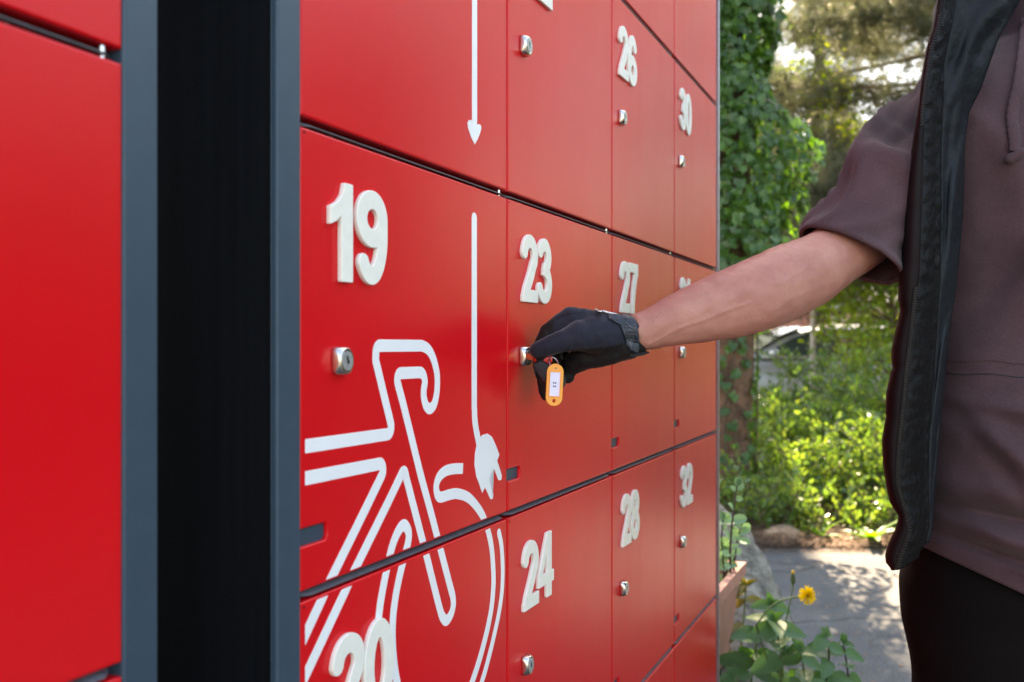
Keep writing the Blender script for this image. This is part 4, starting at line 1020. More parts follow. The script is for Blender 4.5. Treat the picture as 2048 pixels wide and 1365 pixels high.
mb = MB(); rings = [[lc + kd * q + ku * a + ks * b_ for a, b_ in ((-.0034, -.001), (.0034, -.001), (.0034, .001), (-.0034, .001))] for q in (-.004, .012)]; mb.loft(rings); kchild('key_blade', tomesh('key_blade', mb), M['brass'], kroot)
mb = MB(); K0 = hz(235, 722, -3); K1 = hz(425, 738, -7); d = (K1 - K0); n_ = Vector((0, -1, 0)); v_ = d.cross(n_).normalized()
rings = [[K0 + d * q + v_ * (h * math.cos(R(a))) + n_ * (.0022 * math.sin(R(a))) for a in range(0, 360, 30)] for q, h in ((-.12, .0036), (0, .0048), (.15, .0056), (.8, .0056), (.95, .0046), (1.0, .002))]
mb.loft(rings); kchild('key_head', tomesh('key_head', mb), M['keyred'], kroot, True)
tc_ = hz(450, 1025, -19); tagr = empty('key_tag', tuple(tc_)); tag(tagr, 'orange plastic key tag marked 23 hanging below the gloved thumb', 'key tag')
# tag in its own plane: u across, v up
tn = Vector((.10, -.985, .12)).normalized(); tv = Vector((.055, .12, .99)); tv = (tv - tn * tv.dot(tn)).normalized(); tu = tv.cross(tn)
tl, twd = .0235, .0090
def tp(u, v, n_=0): return tc_ + tu * u + tv * v + tn * n_
outl = [(twd * math.cos(R(a)), (tl - twd) + twd * math.sin(R(a))) for a in range(0, 181, 12)] + [(twd * math.cos(R(a)), -(tl - twd) + twd * math.sin(R(a))) for a in range(180, 361, 12)]
def hole(cx, cy, rx, ry): return [(cx + rx * math.cos(R(a)), cy + ry * math.sin(R(a))) for a in range(0, 360, 24)]
cu = bpy.data.curves.new('t', 'CURVE'); cu.dimensions = '2D'; cu.fill_mode = 'BOTH'; cu.extrude = .0010; cu.bevel_depth = .0005; cu.bevel_resolution = 1
for lp in (outl, hole(0, .0185, .0014, .0014), hole(0, -.0180, .0021, .0026)):
    s_ = cu.splines.new('POLY'); s_.points.add(len(lp) - 1); s_.use_cyclic_u = True
    for p, (x, y) in zip(s_.points, lp): p.co = (x, y, 0, 1)
o = bpy.data.objects.new('t', cu); COL.objects.link(o); me = evaluated(o); me.name = 'tag_body'; bpy.data.curves.remove(cu)
TM = Matrix((tu, tv, tn)).transposed().to_4x4(); TM.translation = tc_; me.transform(TM); me.materials.clear(); kchild('tag_body', me, M['orange'], tagr)
def slab(name, x0, x1, y0, y1, z0, z1, mat, bev=0):
    bm = bmesh.new(); bm_box(bm, x0, x1, y0, y1, z0, z1, bev); bmesh.ops.transform(bm, matrix=TM, verts=bm.verts); me_ = bpy.data.meshes.new(name); bm.to_mesh(me_); bm.free(); return kchild(name, me_, mat, tagr)
slab('paper_label', -.0056, .0056, -.0128, .0142, .0014, .0018, M['paper'])
for nm, b in (('label_frame', (-.0062, -.0056, -.0134, .0148)), ('label_frame', (.0056, .0062, -.0134, .0148)), ('label_frame', (-.0056, .0056, .0142, .0148)), ('label_frame', (-.0056, .0056, -.0134, -.0128))):
    slab(nm, b[0], b[1], b[2], b[3], .0013, .0024, M['orange'])
# the figures 2 and 3, turned a quarter turn on the label
for ch, yo in (('2', .0032), ('3', -.0006)):
    me0, dw = digit_mesh(ch); me_ = me0.copy(); me_.name = 'figure'
    me_.transform(Matrix.Rotation(R(-90), 4, 'X')); k = .0036 / .0795
    me_.transform(Matrix.Translation((-.0020, yo, .0019)) @ Matrix.Rotation(R(-90), 4, 'Z') @ Matrix.Diagonal((k, k, .012, 1)))
    me_.transform(TM); me_.materials.clear(); kchild('figure', me_, M['ink'], tagr)
mb = MB(); top = hz(415, 712, -9); bot = tp(0, .0185, 0)
for k in range(2):
    off = Vector((.0006 * k, -.0006 * k, 0)); mid_ = (top + bot) / 2; ax = (bot - top); nn = ax.cross(Vector((.35, -1, .1))).normalized()
    pts = [mid_ + off + ax * .52 * math.cos(R(a)) + nn * .0052 * math.sin(R(a)) for a in range(0, 361, 15)]; mb.tube(pts, .00042, 6, False)
kchild('split_ring', tomesh('split_ring', mb), M['steel'], tagr, True)

# ================================================================== vegetation
rng = np.random.default_rng(11); random.seed(11)
M['bark'] = simple('reddish_pine_bark', (.15, .075, .045), .9, 0, .45, 14, (30, .9, .03, 6))
M['twig'] = simple('brown_twig', (.10, .065, .04), .85, 0, .3, 60)
M['needle'] = leafmat('pine_needles', [(.052, .070, .042), (.075, .090, .052), (.095, .100, .062), (.14, .118, .08)], .45, .45, (1.6, 1.65, 1.2))
M['ivy'] = leafmat('ivy_leaf', [(.028, .070, .016), (.048, .110, .022), (.080, .165, .030)], .40, .30, (2.2, 2.4, .45))
M['shrub'] = leafmat('shrub_leaf', [(.060, .115, .036), (.080, .150, .042), (.11, .175, .045), (.15, .20, .05)], .44, .26, (2.0, 2.0, .7))
M['yellow_leaf'] = leafmat('sunlit_spring_leaf', [(.10, .19, .025), (.16, .24, .03), (.22, .27, .035)], .52, .4, (2.2, 2.0, .4))
M['nettle'] = leafmat('nettle_leaf', [(.060, .135, .055), (.075, .165, .065), (.10, .19, .06)], .30, .5, (1.7, 2.0, .5))
M['pale_leaf'] = leafmat('pale_rounded_leaf', [(.20, .34, .19), (.27, .42, .24), (.34, .48, .30)], .25, .45, (1.3, 1.4, .8))
M['weed'] = leafmat('weed_leaf', [(.08, .17, .03), (.12, .24, .04)], .4, .42, (2.0, 2.0, .4))
M['olive_leaf'] = leafmat('old_olive_leaf', [(.085, .085, .012), (.12, .11, .015)], .35, .4, (2.0, 1.7, .4))
M['darkstem'] = simple('dark_red_stem', (.05, .018, .016), .6)
M['greenstem'] = simple('green_stem', (.09, .15, .04), .6)
def frames(n, tilt=1.0):
    """random orthonormal frames: a (length), b (width), c (normal)"""
    a = rng.normal(size=(n, 3)); a[:, 2] *= tilt; a /= np.linalg.norm(a, axis=1, keepdims=True)
    b = rng.normal(size=(n, 3)); b -= a * (a * b).sum(1, keepdims=True); b /= np.linalg.norm(b, axis=1, keepdims=True); return a, b, np.cross(a, b)
def leaves(P, size, wid=.5, tilt=.6, fold=.18, A=None):
    """folded six point leaves at P: (V, F) with quads"""
    n = len(P); a, b, c = frames(n, tilt)
    if A is not None:
        a = A + .55 * a; a /= np.linalg.norm(a, axis=1, keepdims=True); b -= a * (a * b).sum(1, keepdims=True); b /= np.linalg.norm(b, axis=1, keepdims=True); c = np.cross(a, b)
    s = (size * rng.uniform(.6, 1.25, n))[:, None]; w_ = s * wid
    v = np.stack([P, P + a * s * .35 + b * w_ * .5 + c * w_ * fold, P + a * s * .42, P + a * s * .35 - b * w_ * .5 + c * w_ * fold, P + a * s * .8 + b * w_ * .32 + c * w_ * fold * .5, P + a * s, P + a * s * .8 - b * w_ * .32 + c * w_ * fold * .5], 1)
    o = np.arange(n)[:, None] * 7
    F = np.concatenate([o + np.array([[0, 2, 1, 1]])[:, :4] * 1, ], 0) if False else None
    Q = np.concatenate([np.concatenate([o + np.array([x]) for x in [q]], 0) for q in ((0, 1, 4, 2), (2, 4, 5, 5), (0, 2, 6, 3), (2, 5, 6, 6))], 0)
    T = np.concatenate([o + np.array([q]) for q in ((0, 2, 1), (2, 4, 1), (2, 5, 4), (0, 3, 2), (3, 6, 2), (6, 5, 2))], 0)
    return v.reshape(-1, 3), T
def limb(mb, p, q, r0, r1, bend=.1, k=6, n=6):
    p = Vector(p); q = Vector(q); L = (q - p).length; off = Vector((random.gauss(0, 1), random.gauss(0, 1), random.gauss(0, .6))) * L * bend
    pts = [p.lerp(q, i / k) + off * math.sin(math.pi * i / k) for i in range(k + 1)]; mb.tube(pts, [r0 + (r1 - r0) * i / k for i in range(k + 1)], n, False); return pts
# ---- shrubs
def shrub(x, y, h, w_, n, label, mat='shrub', group='leafy shrubs behind the footpath', leafsize=.045, bare=.22, stems=30, d=None):
    root = empty('shrub', (x, y, 0)); tag(root, label, 'shrub', group); mb = MB(); tips = []; dirs = []
    per = max(4, n // stems)
    for s in range(stems):
        a = random.uniform(0, 2 * math.pi); rr = w_ * math.sqrt(random.random()); b0 = Vector((math.cos(a) * rr * .45, math.sin(a) * rr * .45 * (d or 1), -.03)); hh = h * random.uniform(.55, 1.08) * (1 - .25 * (rr / w_) ** 2)
        e = Vector((math.cos(a) * rr * 1.05 + random.gauss(0, .05), math.sin(a) * rr * 1.05 * (d or 1), hh)); pts = limb(mb, b0, e, .0065, .0018, .10, 6, 4)
        for k in range(4):
            q = random.uniform(.35, .95); i = min(5, int(q * 6)); p0 = pts[i]; p1 = p0 + Vector((random.gauss(0, .13), random.gauss(0, .13), random.uniform(.03, .20))) * min(1.3, h); pp = limb(mb, p0, p1, .003, .001, .08, 3, 3)
            for j in range(per // 5): q2 = random.random(); u = p0.lerp(p1, q2); tips.append(u); dirs.append((p1 - p0).normalized())
        for j in range(per // 5):
            q2 = bare + (1 - bare) * random.random(); i = min(5, int(q2 * 6)); tips.append(pts[i].lerp(pts[i + 1], q2 * 6 - i)); dirs.append((pts[i + 1] - pts[i]).normalized())
    P = np.array(tips) + rng.normal(size=(len(tips), 3)) * .018; A = np.array(dirs)
    V, F = leaves(P, leafsize, .55, .5, .15, A); f = fast_mesh('foliage', V, F, M[mat], root); tag(f, kind='stuff')
    mb.build('branches', M['twig'], root); return root
SH = [(1.80, 6.20, .34, .34, 900, 'ankle high loose shrub above the tan stone'), (2.20, 6.15, .30, .32, 800, 'ankle high shrub with thin leaves behind the bark piece'), (2.50, 6.25, .40, .34, 1000, 'ankle high shrub just left of the hanging vest corner'), (1.47, 6.15, .50, .34, 1300, 'small shrub at the foot of the ivy trunk beside the locker end'), (2.75, 6.6, .60, .42, 2200, 'low sprawling shrub nearest to the bend of the path'), (1.95, 6.75, .62, .42, 2600, 'low loose shrub with bare brown twigs beside the ivy trunk'), (2.45, 6.75, .68, .45, 2800, 'low shrub with bright leaves in the middle of the footpath edge'),
      (2.95, 7.35, .80, .50, 3400, 'shrub beside the vest with sunlit yellow green tips'), (1.95, 7.6, .78, .50, 3400, 'mid height shrub behind the loose shrub by the ivy trunk'),
      (2.45, 7.8, .84, .55, 4200, 'bushy shrub below the parked car windows'), (3.05, 8.3, 1.25, .62, 5200, 'tallest sunlit shrub close to the vest'),
      (2.1, 8.9, .82, .6, 3600, 'shrub half hidden in front of the silver car door'), (3.1, 9.6, 1.25, .7, 4200, 'rear shrub to the right of the pale thin trunk'), (2.5, 9.9, .82, .6, 3000, 'rear shrub right under the car roof line')]
for (x, y, h, w_, n, lb) in SH: shrub(x, y, h, w_, n, lb, leafsize=.042 if y < 7.2 else .048)
for x, y, lb in ((3.9, 7.6, 'shrub hidden mostly behind the person in the vest'), (4.6, 8.4, 'shrub at the far bend of the footpath')):
    pass
# ---- ivy clad trunk
TX, TY = 1.40, 6.7
def pine(name_label, x, y, h, r, limbs, cat='pine tree', group='pines beyond the footpath', needles=26000, seed=1, lean=(0, 0), nl=.085, dens=1.0, into=None, mat='needle', bark='bark'):
    random.seed(seed); root = into or empty('pine_tree', (x, y, 0)); mb = MB()
    if not into: tag(root, name_label, cat, group)
    pts = [Vector((lean[0] * q * q, lean[1] * q * q, -.1 + (h + .1) * q)) + Vector((.06 * math.sin(q * 9 + seed), .06 * math.cos(q * 7 + seed), 0)) for q in [i / 10 for i in range(11)]]
    mb.tube(pts, [r * (1 - .75 * i / 10) * (1.25 if i == 0 else 1) for i in range(11)], 14)
    if not into: mb.build('trunk', M[bark], root, True)
    br = MB(); tufts = []; td = []
    for (z0, az, L, dz) in limbs:
        q = z0 / h * 10; i = max(0, min(9, int(q))); p0 = pts[i].lerp(pts[i + 1], min(1, q - i)); e = p0 + Vector((math.cos(R(az)) * L, math.sin(R(az)) * L, dz)); pp = limb(br, p0, e, .006 + .0045 * L, .003, .2, 8, 6)
        for k in range(int(dens * (11 + 9 * L))):
            f = random.uniform(.22, 1.0); i2 = min(7, int(f * 8)); b0 = pp[i2].lerp(pp[i2 + 1], f * 8 - i2); b1 = b0 + Vector((random.gauss(0, .34), random.gauss(0, .34), random.gauss(-.05, .26))) + (e - p0).normalized() * .18; sp_ = limb(br, b0, b1, .006, .002, .12, 4, 4)
            for j in range(9):
                f2 = random.random() ** .7; u = b0.lerp(b1, f2); c1 = u + Vector((random.gauss(0, .12), random.gauss(0, .12), random.gauss(.0, .10)))
                for t_ in (.4, .7, 1.0): tufts.append(u.lerp(c1, t_)); td.append((c1 - u).normalized())
    br.build('branches', M['twig'], root, True)
    T = np.array(tufts); D = np.array(td); k = max(4, int(needles / len(T)))
    P = np.repeat(T, k, 0) + rng.normal(size=(len(T) * k, 3)) * .012; D = np.repeat(D, k, 0)
    n = len(P); a = rng.normal(size=(n, 3)); a /= np.linalg.norm(a, axis=1, keepdims=True); a = a * .8 + D * .75; a /= np.linalg.norm(a, axis=1, keepdims=True)
    b = np.cross(a, rng.normal(size=(n, 3))); b /= np.linalg.norm(b, axis=1, keepdims=True); s = nl * rng.uniform(.6, 1.2, n)[:, None]
    V = np.stack([P - b * nl * .028, P + b * nl * .028, P + a * s], 1).reshape(-1, 3); F = np.arange(n * 3).reshape(n, 3)
    f = fast_mesh('needles', V, F, M[mat], root); tag(f, kind='stuff'); return root
def ring_limbs(z0, z1, n, L, dz, az0=0, az1=360): return [(random.uniform(z0, z1), random.uniform(az0, az1), random.uniform(*L), random.uniform(*dz)) for _ in range(n)]
random.seed(3)
root = empty('pine_tree', (TX, TY, 0)); tag(root, 'thick reddish trunk wrapped in dark green ivy behind the locker end', 'tree', 'pines beyond the footpath')
mb = MB(); zs_ = [-.1 + 7.5 * i / 14 for i in range(15)]; rings = []
for i, z in enumerate(zs_):
    rings.append([Vector(((.20 - .006 * i) * (1 + .12 * noise.noise(Vector((math.cos(a) * 1.5, math.sin(a) * 1.5, z)))) * math.cos(a) + .05 * math.sin(z), (.20 - .006 * i) * math.sin(a), z)) for a in [2 * math.pi * k / 26 for k in range(26)]])
mb.loft(rings); mb.build('trunk', M['bark'], root, True)
IVYROOT = root
# ---- ivy: stems, single lobed leaves, and the dense rest
iv = empty('ivy', (TX, TY, 0)); tag(iv, 'dark green ivy climbing and hanging from the reddish trunk', 'ivy')
mb = MB()
for s in range(18):
    a = random.uniform(0, 2 * math.pi); pts = []
    for k in range(14):
        z = k * .36; a += random.gauss(0, .18); rr = .205 - .006 * z * 2 + .02; pts.append(Vector((rr * math.cos(a) + .05 * math.sin(z), rr * math.sin(a), z)))
    mb.tube(pts, .006, 4, False)
mb.build('stem', M['twig'], iv)
def ivy_leaf_mesh(i):
    pr = random.Random(i); o = [(0, 0), (.30, -.10), (.55, .12), (.36, .34), (.46, .62), (.18, .60), (0, 1.0), (-.18, .60), (-.46, .62), (-.36, .34), (-.55, .12), (-.30, -.10)]
    V = [(x * (1 + pr.gauss(0, .05)), y, .16 * abs(x) + .05 * pr.gauss(0, 1) - .12 * y * y) for x, y in o] + [(0, .32, -.03)]
    F = [(12, j, (j + 1) % 12) for j in range(12)]; me_ = bpy.data.meshes.new('leaf'); me_.from_pydata(V, [], F); me_.update(); me_.materials.append(M['ivy']); return me_
IV = [ivy_leaf_mesh(i) for i in range(6)]
def ivy_pos(n, front):
    out = []
    while len(out) < n:
        z = random.uniform(.9, 4.3) if random.random() < .88 else random.uniform(.1, 1.0)
        # width of the ivy mantle at this height: bulges from 1.6 m up, thin on the lower trunk
        bul = .06 if z < 1.25 else .06 + .52 * min(1, (z - 1.25) / .5) * max(.22 + .25 * noise.noise(Vector((z * 3.1, random.random(), 4))), 1 - max(0, (z - 2.35) / .85))
        if z < 1.42 and random.random() < .91: continue
        a = random.uniform(180, 360) if front else random.uniform(0, 360); a = R(a); lump = .62 + .55 * noise.noise(Vector((math.cos(a) * 1.6, math.sin(a) * 1.6 + 3, z * 1.8)))
        rr = .21 + bul * max(.08, lump) * (random.uniform(.80, 1.04) if front else random.uniform(.25, 1.0)); out.append((rr * math.cos(a), rr * math.sin(a), z, a))
    return out
for i, (x, y, z, a) in enumerate(ivy_pos(300, True)):
    o = bpy.data.objects.new('leaf', IV[i % 6]); COL.objects.link(o); o.parent = iv; o.location = (x, y, z); s = random.uniform(.05, .085); o.scale = (s, s, s)
    nrm = Vector((math.cos(a), math.sin(a), random.uniform(.1, .8))).normalized(); yv = Vector((random.gauss(0, .5), random.gauss(0, .3), -1)); yv = (yv - nrm * yv.dot(nrm)).normalized(); xv = yv.cross(nrm)
    o.rotation_euler = Matrix((xv, yv, nrm)).transposed().to_euler()
P = []; Vv = []; Ff = []
base = [(np.array([v.co for v in m_.vertices]), np.array([p.vertices for p in m_.polygons])) for m_ in IV]
for i, (x, y, z, a) in enumerate(ivy_pos(3600, True) + ivy_pos(2600, False)):
    bv, bf = base[i % 6]; nrm = Vector((math.cos(a) + random.gauss(0, .35), math.sin(a) + random.gauss(0, .35), random.uniform(0, .8))).normalized(); yv = Vector((random.gauss(0, .5), random.gauss(0, .3), -1)); yv = (yv - nrm * yv.dot(nrm)).normalized(); xv = yv.cross(nrm)
    s = random.uniform(.045, .08); Rm = np.array(Matrix((xv, yv, nrm)).transposed()); Ff.append(bf + len(Vv) * 13); Vv.append(bv @ Rm.T * s + np.array((x, y, z)))
f = fast_mesh('leaf_mass', np.concatenate(Vv), np.concatenate(Ff), M['ivy'], iv); tag(f, kind='stuff')
# ---- pines behind
random.seed(21)
def mass(n, z0, z1, L, azs, dz=(-.35, .25)): return [(random.uniform(z0, z1), random.uniform(*azs), random.uniform(*L), random.uniform(*dz)) for _ in range(n)]
GP = 'pines beyond the footpath'
pine('nearer pine whose olive branches fill the space right of the ivy', 5.4, 12.4, 10, .22, mass(26, 1.7, 5.8, (1.6, 3.4), (150, 215)) + mass(9, 2.0, 5.6, (1.2, 2.2), (215, 330)) + ring_limbs(5.8, 9, 6, (.8, 1.5), (-.1, .4)), needles=430000, seed=2, dens=1.5, nl=.11)
pine('far pine seen between the ivy and the nearer branches', 2.9, 16.0, 13, .24, mass(13, 2.0, 7.2, (1.4, 3.0), (120, 420)), needles=120000, seed=4, dens=1.3, nl=.13)
pine('slender pine standing furthest back behind the ivy', 4.6, 20.0, 14, .24, mass(26, 2.6, 9, (1.8, 3.4), (100, 440)), needles=260000, seed=14, dens=1.2, nl=.16)
pine('big pine far back on the right behind the sleeve', 7.4, 24.0, 12, .26, mass(40, 2.0, 10, (1.8, 4.0), (0, 360)), needles=260000, seed=32, dens=1.3, nl=.2)
pine('pine whose high boughs dapple the footpath', .4, 9.8, 10, .18, ring_limbs(4.9, 8.6, 15, (.9, 2.0), (-.2, .3)), needles=110000, seed=5, dens=.9, nl=.10)
pine('pine hidden beyond the shoulder of the vest', 8.2, 13.5, 12, .22, mass(20, 2.0, 6.5, (1.4, 2.8), (100, 260)) + ring_limbs(6.5, 11, 10, (1, 2.0), (-.2, .4)), needles=160000, seed=6, nl=.12)
pine('', TX, TY, 9.5, .12, ring_limbs(4.5, 7.2, 40, (.9, 2.3), (-.2, .3)) + ring_limbs(7.0, 9, 16, (.6, 1.5), (-.1, .4)), needles=560000, seed=9, dens=2.0, into=IVYROOT)

# ================================================================== small trees, posts, car, house
random.seed(8); rng = np.random.default_rng(5)
def bushy_tree(x, y, h, rx, z0, z1, n, label, cat, group, mat, leafsize, tr, bark='twig'):
    root = empty('broadleaf_tree', (x, y, 0)); tag(root, label, cat, group); mb = MB(); mb.tube([Vector((.03 * math.sin(k), .03 * math.cos(k * 1.3), -.1 + (z1 - .1) * k / 6)) for k in range(7)], [tr * (1 - .8 * k / 6) for k in range(7)], 8)
    mb.build('trunk', M[bark], root, True); br = MB(); P = []; D = []
    for k in range(int(n / 55)):
        a = random.uniform(0, 2 * math.pi); zz_ = random.uniform(z0, z1); pr = math.sqrt(max(.05, 1 - ((zz_ - (z0 + z1) / 2) / ((z1 - z0) / 2 + .1)) ** 2)); rr = rx * pr * random.uniform(.35, 1.05)
        b0 = Vector((0, 0, max(.2, zz_ - rr * .7))); e = Vector((rr * math.cos(a), rr * math.sin(a), zz_)); limb(br, b0, e, .012, .003, .12, 4, 3)
        for j in range(55): u = e + Vector((random.gauss(0, .16), random.gauss(0, .16), random.gauss(0, .12))) * min(1.6, rx); P.append(u); D.append((e - b0).normalized())
    br.build('branches', M['twig'], root); V, F = leaves(np.array(P), leafsize, .6, .5, .15); f = fast_mesh('foliage', V, F, M[mat], root); tag(f, kind='stuff'); return root
M['paletrunk'] = simple('pale_peeling_bark', (.48, .42, .36), .8, 0, .3, 20)
bushy_tree(4.45, 11.6, 2.5, .88, .80, 2.5, 5600, 'bright yellow green tree with sunlit leaves under the sleeve', 'tree', 'broadleaf trees beyond the shrubs', 'yellow_leaf', .075, .04)
bushy_tree(3.78, 12.6, 5.2, .8, 3.3, 5.0, 1500, 'thin pale trunk standing in front of the parked car', 'tree', 'broadleaf trees beyond the shrubs', 'yellow_leaf', .07, .045, 'paletrunk')
bushy_tree(3.2, 17.5, 3.4, 1.2, 1.9, 3.6, 2600, 'yellow leaved tree far behind the ivy and the arm', 'tree', 'broadleaf trees beyond the shrubs', 'yellow_leaf', .10, .06)
GR = 'unseen trees added for the door reflections'
for x, y, hh, rx, lb in ((5.2, 2.7, 2.3, 1.5, 'added unseen dark bush tree nearest to the person on the open side'), (5.9, .7, 2.5, 1.7, 'added unseen dark bush tree across from the dark gap'), (5.6, -1.7, 2.5, 1.7, 'added unseen dark bush tree behind the camera'), (5.9, 4.6, 1.75, 1.3, 'added unseen low dark bush tree at the edge of the sunny paving')):
    bushy_tree(x, y, hh, rx, .25, hh, 8000, lb, 'tree', GR, 'ivy', .15, .06)  # out of view, added so the doors reflect something dark low down
for k, (x, y, hh, rx, lb) in enumerate(((8.6, 12.2, 8.5, 2.6, 'added unseen tall tree past the far bend of the footpath'), (11.2, 12.0, 8.0, 2.7, 'added unseen tall tree beyond the sunny paving'), (12.6, 9.4, 8.5, 2.6, 'added unseen tall tree right of the sunny paving'), (14.5, 6.8, 7.0, 2.6, 'added unseen tall tree at the far side of the sunny paving'), (13.5, 2.5, 6.0, 2.6, 'added unseen tall tree furthest out on the open side'))):
    bushy_tree(x, y, hh, rx, 1.0, hh, 4200, lb, 'tree', GR, 'shrub', .20, .12)  # also out of view, added to dim the sky that the doors reflect
# far wood: closes the view between the trunks
P = []
for k in range(260):
    a = random.uniform(-.55, 1.5); d = random.uniform(46, 60); c = Vector((d * math.sin(a), d * math.cos(a), 0)); hh = random.uniform(2.5, 6.5)
    P.append((np.array(c) + rng.normal(size=(170, 3)) * np.array((1.5, 1.5, hh * .42)) + np.array((0, 0, hh * .5))))
V, F = leaves(np.clip(np.concatenate(P), (-200, -200, 0), (200, 200, 9)), .42, .6, .5, .15); f = fast_mesh('far_woods', V, F, M['shrub']); tag(f, kind='stuff')
# two slim fence posts at the trunk
M['postgrey'] = simple('grey_galvanised_post', (.30, .30, .31), .5, .4, .1, 50)
for px, Y, r, lb in ((1485, 7.9, .020, 'thicker grey metal post close beside the ivy trunk'), (1498, 8.3, .010, 'thin grey metal post right of the thicker one')):
    p = at(px, 700, Y); root = empty('metal_post', (p.x, p.y, 0)); tag(root, lb, 'post', 'grey posts by the trunk'); mb = MB(); mb.tube([Vector((0, 0, -.2)), Vector((0, 0, 1.32))], r, 12); mb.build('pole', M['postgrey'], root, True)
    mb = MB(); mb.tube([Vector((0, 0, 1.321)), Vector((0, 0, 1.335)), Vector((0, 0, 1.345))], [r * 1.25, r * 1.2, r * .4], 12); mb.build('cap', M['postgrey'], root, True)
# ---- silver car parked beyond the shrubs
M['carpaint'] = simple('silver_car_paint', (.40, .41, .42), .25, .3, .05, 5); M['carpaint'].node_tree.nodes['Principled BSDF'].inputs['Coat Weight'].default_value = 1.0
m, t, b = newmat('car_glass'); b.inputs['Base Color'].default_value = (.05, .075, .075, 1); b.inputs['Roughness'].default_value = .08; b.inputs['Specular IOR Level'].default_value = .9; M['carglass'] = m
M['tyre'] = simple('tyre_rubber', (.015, .015, .015), .8); M['lamp'] = simple('headlight_lens', (.6, .62, .62), .1, .3, .05, 30); M['blacktrim'] = simple('black_car_trim', (.015, .016, .018), .4)
def car(x, y, label):
    root = empty('parked_car', (x, y, 0)); tag(root, label, 'car')
    L = 4.15
    def prof_loft(sec, name, mat, smooth=True):
        rings = []
        for (xx, zb, zt, wb, wt, rnd) in sec:
            r = []
            for k in range(28):
                a = 2 * math.pi * k / 28; c, s = math.cos(a), math.sin(a); e = 2 / rnd; u = math.copysign(abs(c) ** e, c); v = math.copysign(abs(s) ** e, s)
                ww = wb + (wt - wb) * (v * .5 + .5); r.append(Vector((xx, u * ww, (zb + zt) / 2 + v * (zt - zb) / 2)))
            rings.append(r)
        mb = MB(); mb.loft(rings); return mb.build(name, mat, root, smooth)
    prof_loft([(-2.06, .38, .62, .60, .55, 3), (-2.0, .26, .72, .74, .70, 4), (-1.75, .22, .80, .83, .78, 5), (-1.2, .20, .93, .86, .80, 6), (-.85, .20, .98, .87, .81, 6), (0, .20, 1.0, .88, .82, 6), (1.0, .20, 1.02, .88, .82, 6), (1.7, .22, 1.02, .86, .80, 6), (1.98, .28, .98, .80, .74, 5), (2.06, .36, .9, .70, .66, 4)], 'body', M['carpaint'])
    prof_loft([(-1.02, .97, .99, .74, .70, 5), (-.55, .97, 1.27, .75, .62, 5), (-.18, .97, 1.42, .76, .58, 5), (.35, .97, 1.475, .76, .56, 5), (1.0, .97, 1.455, .76, .56, 5), (1.5, .97, 1.37, .75, .56, 5), (1.86, .97, 1.10, .73, .62, 5), (1.93, .97, 1.0, .72, .68, 5)], 'cabin', M['carpaint'])
    for s in (-1, 1):                                   # windows and their pillars, a few mm proud of the cabin side
        def win(pts, name, mat, out):
            V = [Vector((xx, s * (.755 - (zz_ - 1.0) * .40 + out), zz_)) for xx, zz_ in pts]; n = len(V); V += [v + Vector((0, -s * .012, 0)) for v in V]
            F = [tuple(range(n)), tuple(range(2 * n - 1, n - 1, -1))] + [(i, (i + 1) % n, n + (i + 1) % n, n + i) for i in range(n)]; mesh(name, V, F, mat, root)
        win([(-.80, 1.03), (-.38, 1.26), (-.08, 1.37), (.30, 1.385), (.30, 1.03)], 'window', M['carglass'], .016)
        win([(.38, 1.03), (.38, 1.385), (.95, 1.37), (1.08, 1.34), (1.16, 1.03)], 'window', M['carglass'], .016)
        win([(1.24, 1.03), (1.18, 1.32), (1.42, 1.26), (1.62, 1.08), (1.60, 1.03)], 'window', M['carglass'], .016)
        box('highlight_strip', (-.95, 1.75, s * .87 - .012, s * .87 + .012, .985, 1.01), M['lamp'], root, .004); box('sill', (-1.0, 1.0, s * .875 - .02, s * .875 + .02, .22, .34), M['blacktrim'], root, .01)  # the pale strip stands in for the highlight along the window sill
        for xx in (-1.28, 1.26):
            w_ = empty('wheel', (xx, s * .80, .31)); w_.parent = root
            mb = MB(); rings = [[Vector((r_ * math.cos(2 * math.pi * k / 28), yy * s, r_ * math.sin(2 * math.pi * k / 28))) for k in range(28)] for yy, r_ in ((-.09, .21), (-.09, .29), (-.06, .31), (.06, .31), (.09, .29), (.085, .21))]; mb.loft(rings); mb.build('tyre', M['tyre'], w_, True)
            mb = MB(); mb.loft([[Vector((r_ * math.cos(2 * math.pi * k / 20), yy * s, r_ * math.sin(2 * math.pi * k / 20))) for k in range(20)] for yy, r_ in ((.07, .20), (.092, .19), (.08, .12), (.095, .05), (.098, .02))]); mb.build('rim', M['lamp'], w_, True)
        mb = MB(); mb.add(*capsule_arrays((-.72, s * .90, 1.05), (-.70, s * .98, 1.06), .05, .06, 10)); mb.build('mirror', M['carpaint'], root, True)
        mb = MB(); mb.add(*capsule_arrays((-1.95, s * .55, .66), (-1.78, s * .72, .70), .06, .06, 10)); mb.build('headlight', M['lamp'], root, True)
        mb = MB(); mb.add(*capsule_arrays((2.0, s * .66, .86), (1.99, s * .68, .70), .05, .05, 10)); mb.build('tail_light', M['keyred'], root, True)
    for nm, pts in (('windscreen', [(-.98, 1.0), (-.52, 1.29), (-.22, 1.425)]), ('rear_window', [(1.55, 1.345), (1.86, 1.12)])):
        V = []; 
        for xx, zz_ in pts: hw = .70 - (zz_ - 1.0) * .32; V += [Vector((xx - .012 if xx < 0 else xx + .02, -hw, zz_ + .012)), Vector((xx - .012 if xx < 0 else xx + .02, hw, zz_ + .012))]
        V2 = [v + Vector((.01, 0, -.012)) for v in V]; n = len(V); F = []
        for i in range(len(pts) - 1): F += [(2 * i, 2 * i + 1, 2 * i + 3, 2 * i + 2), (n + 2 * i, n + 2 * i + 2, n + 2 * i + 3, n + 2 * i + 1)]
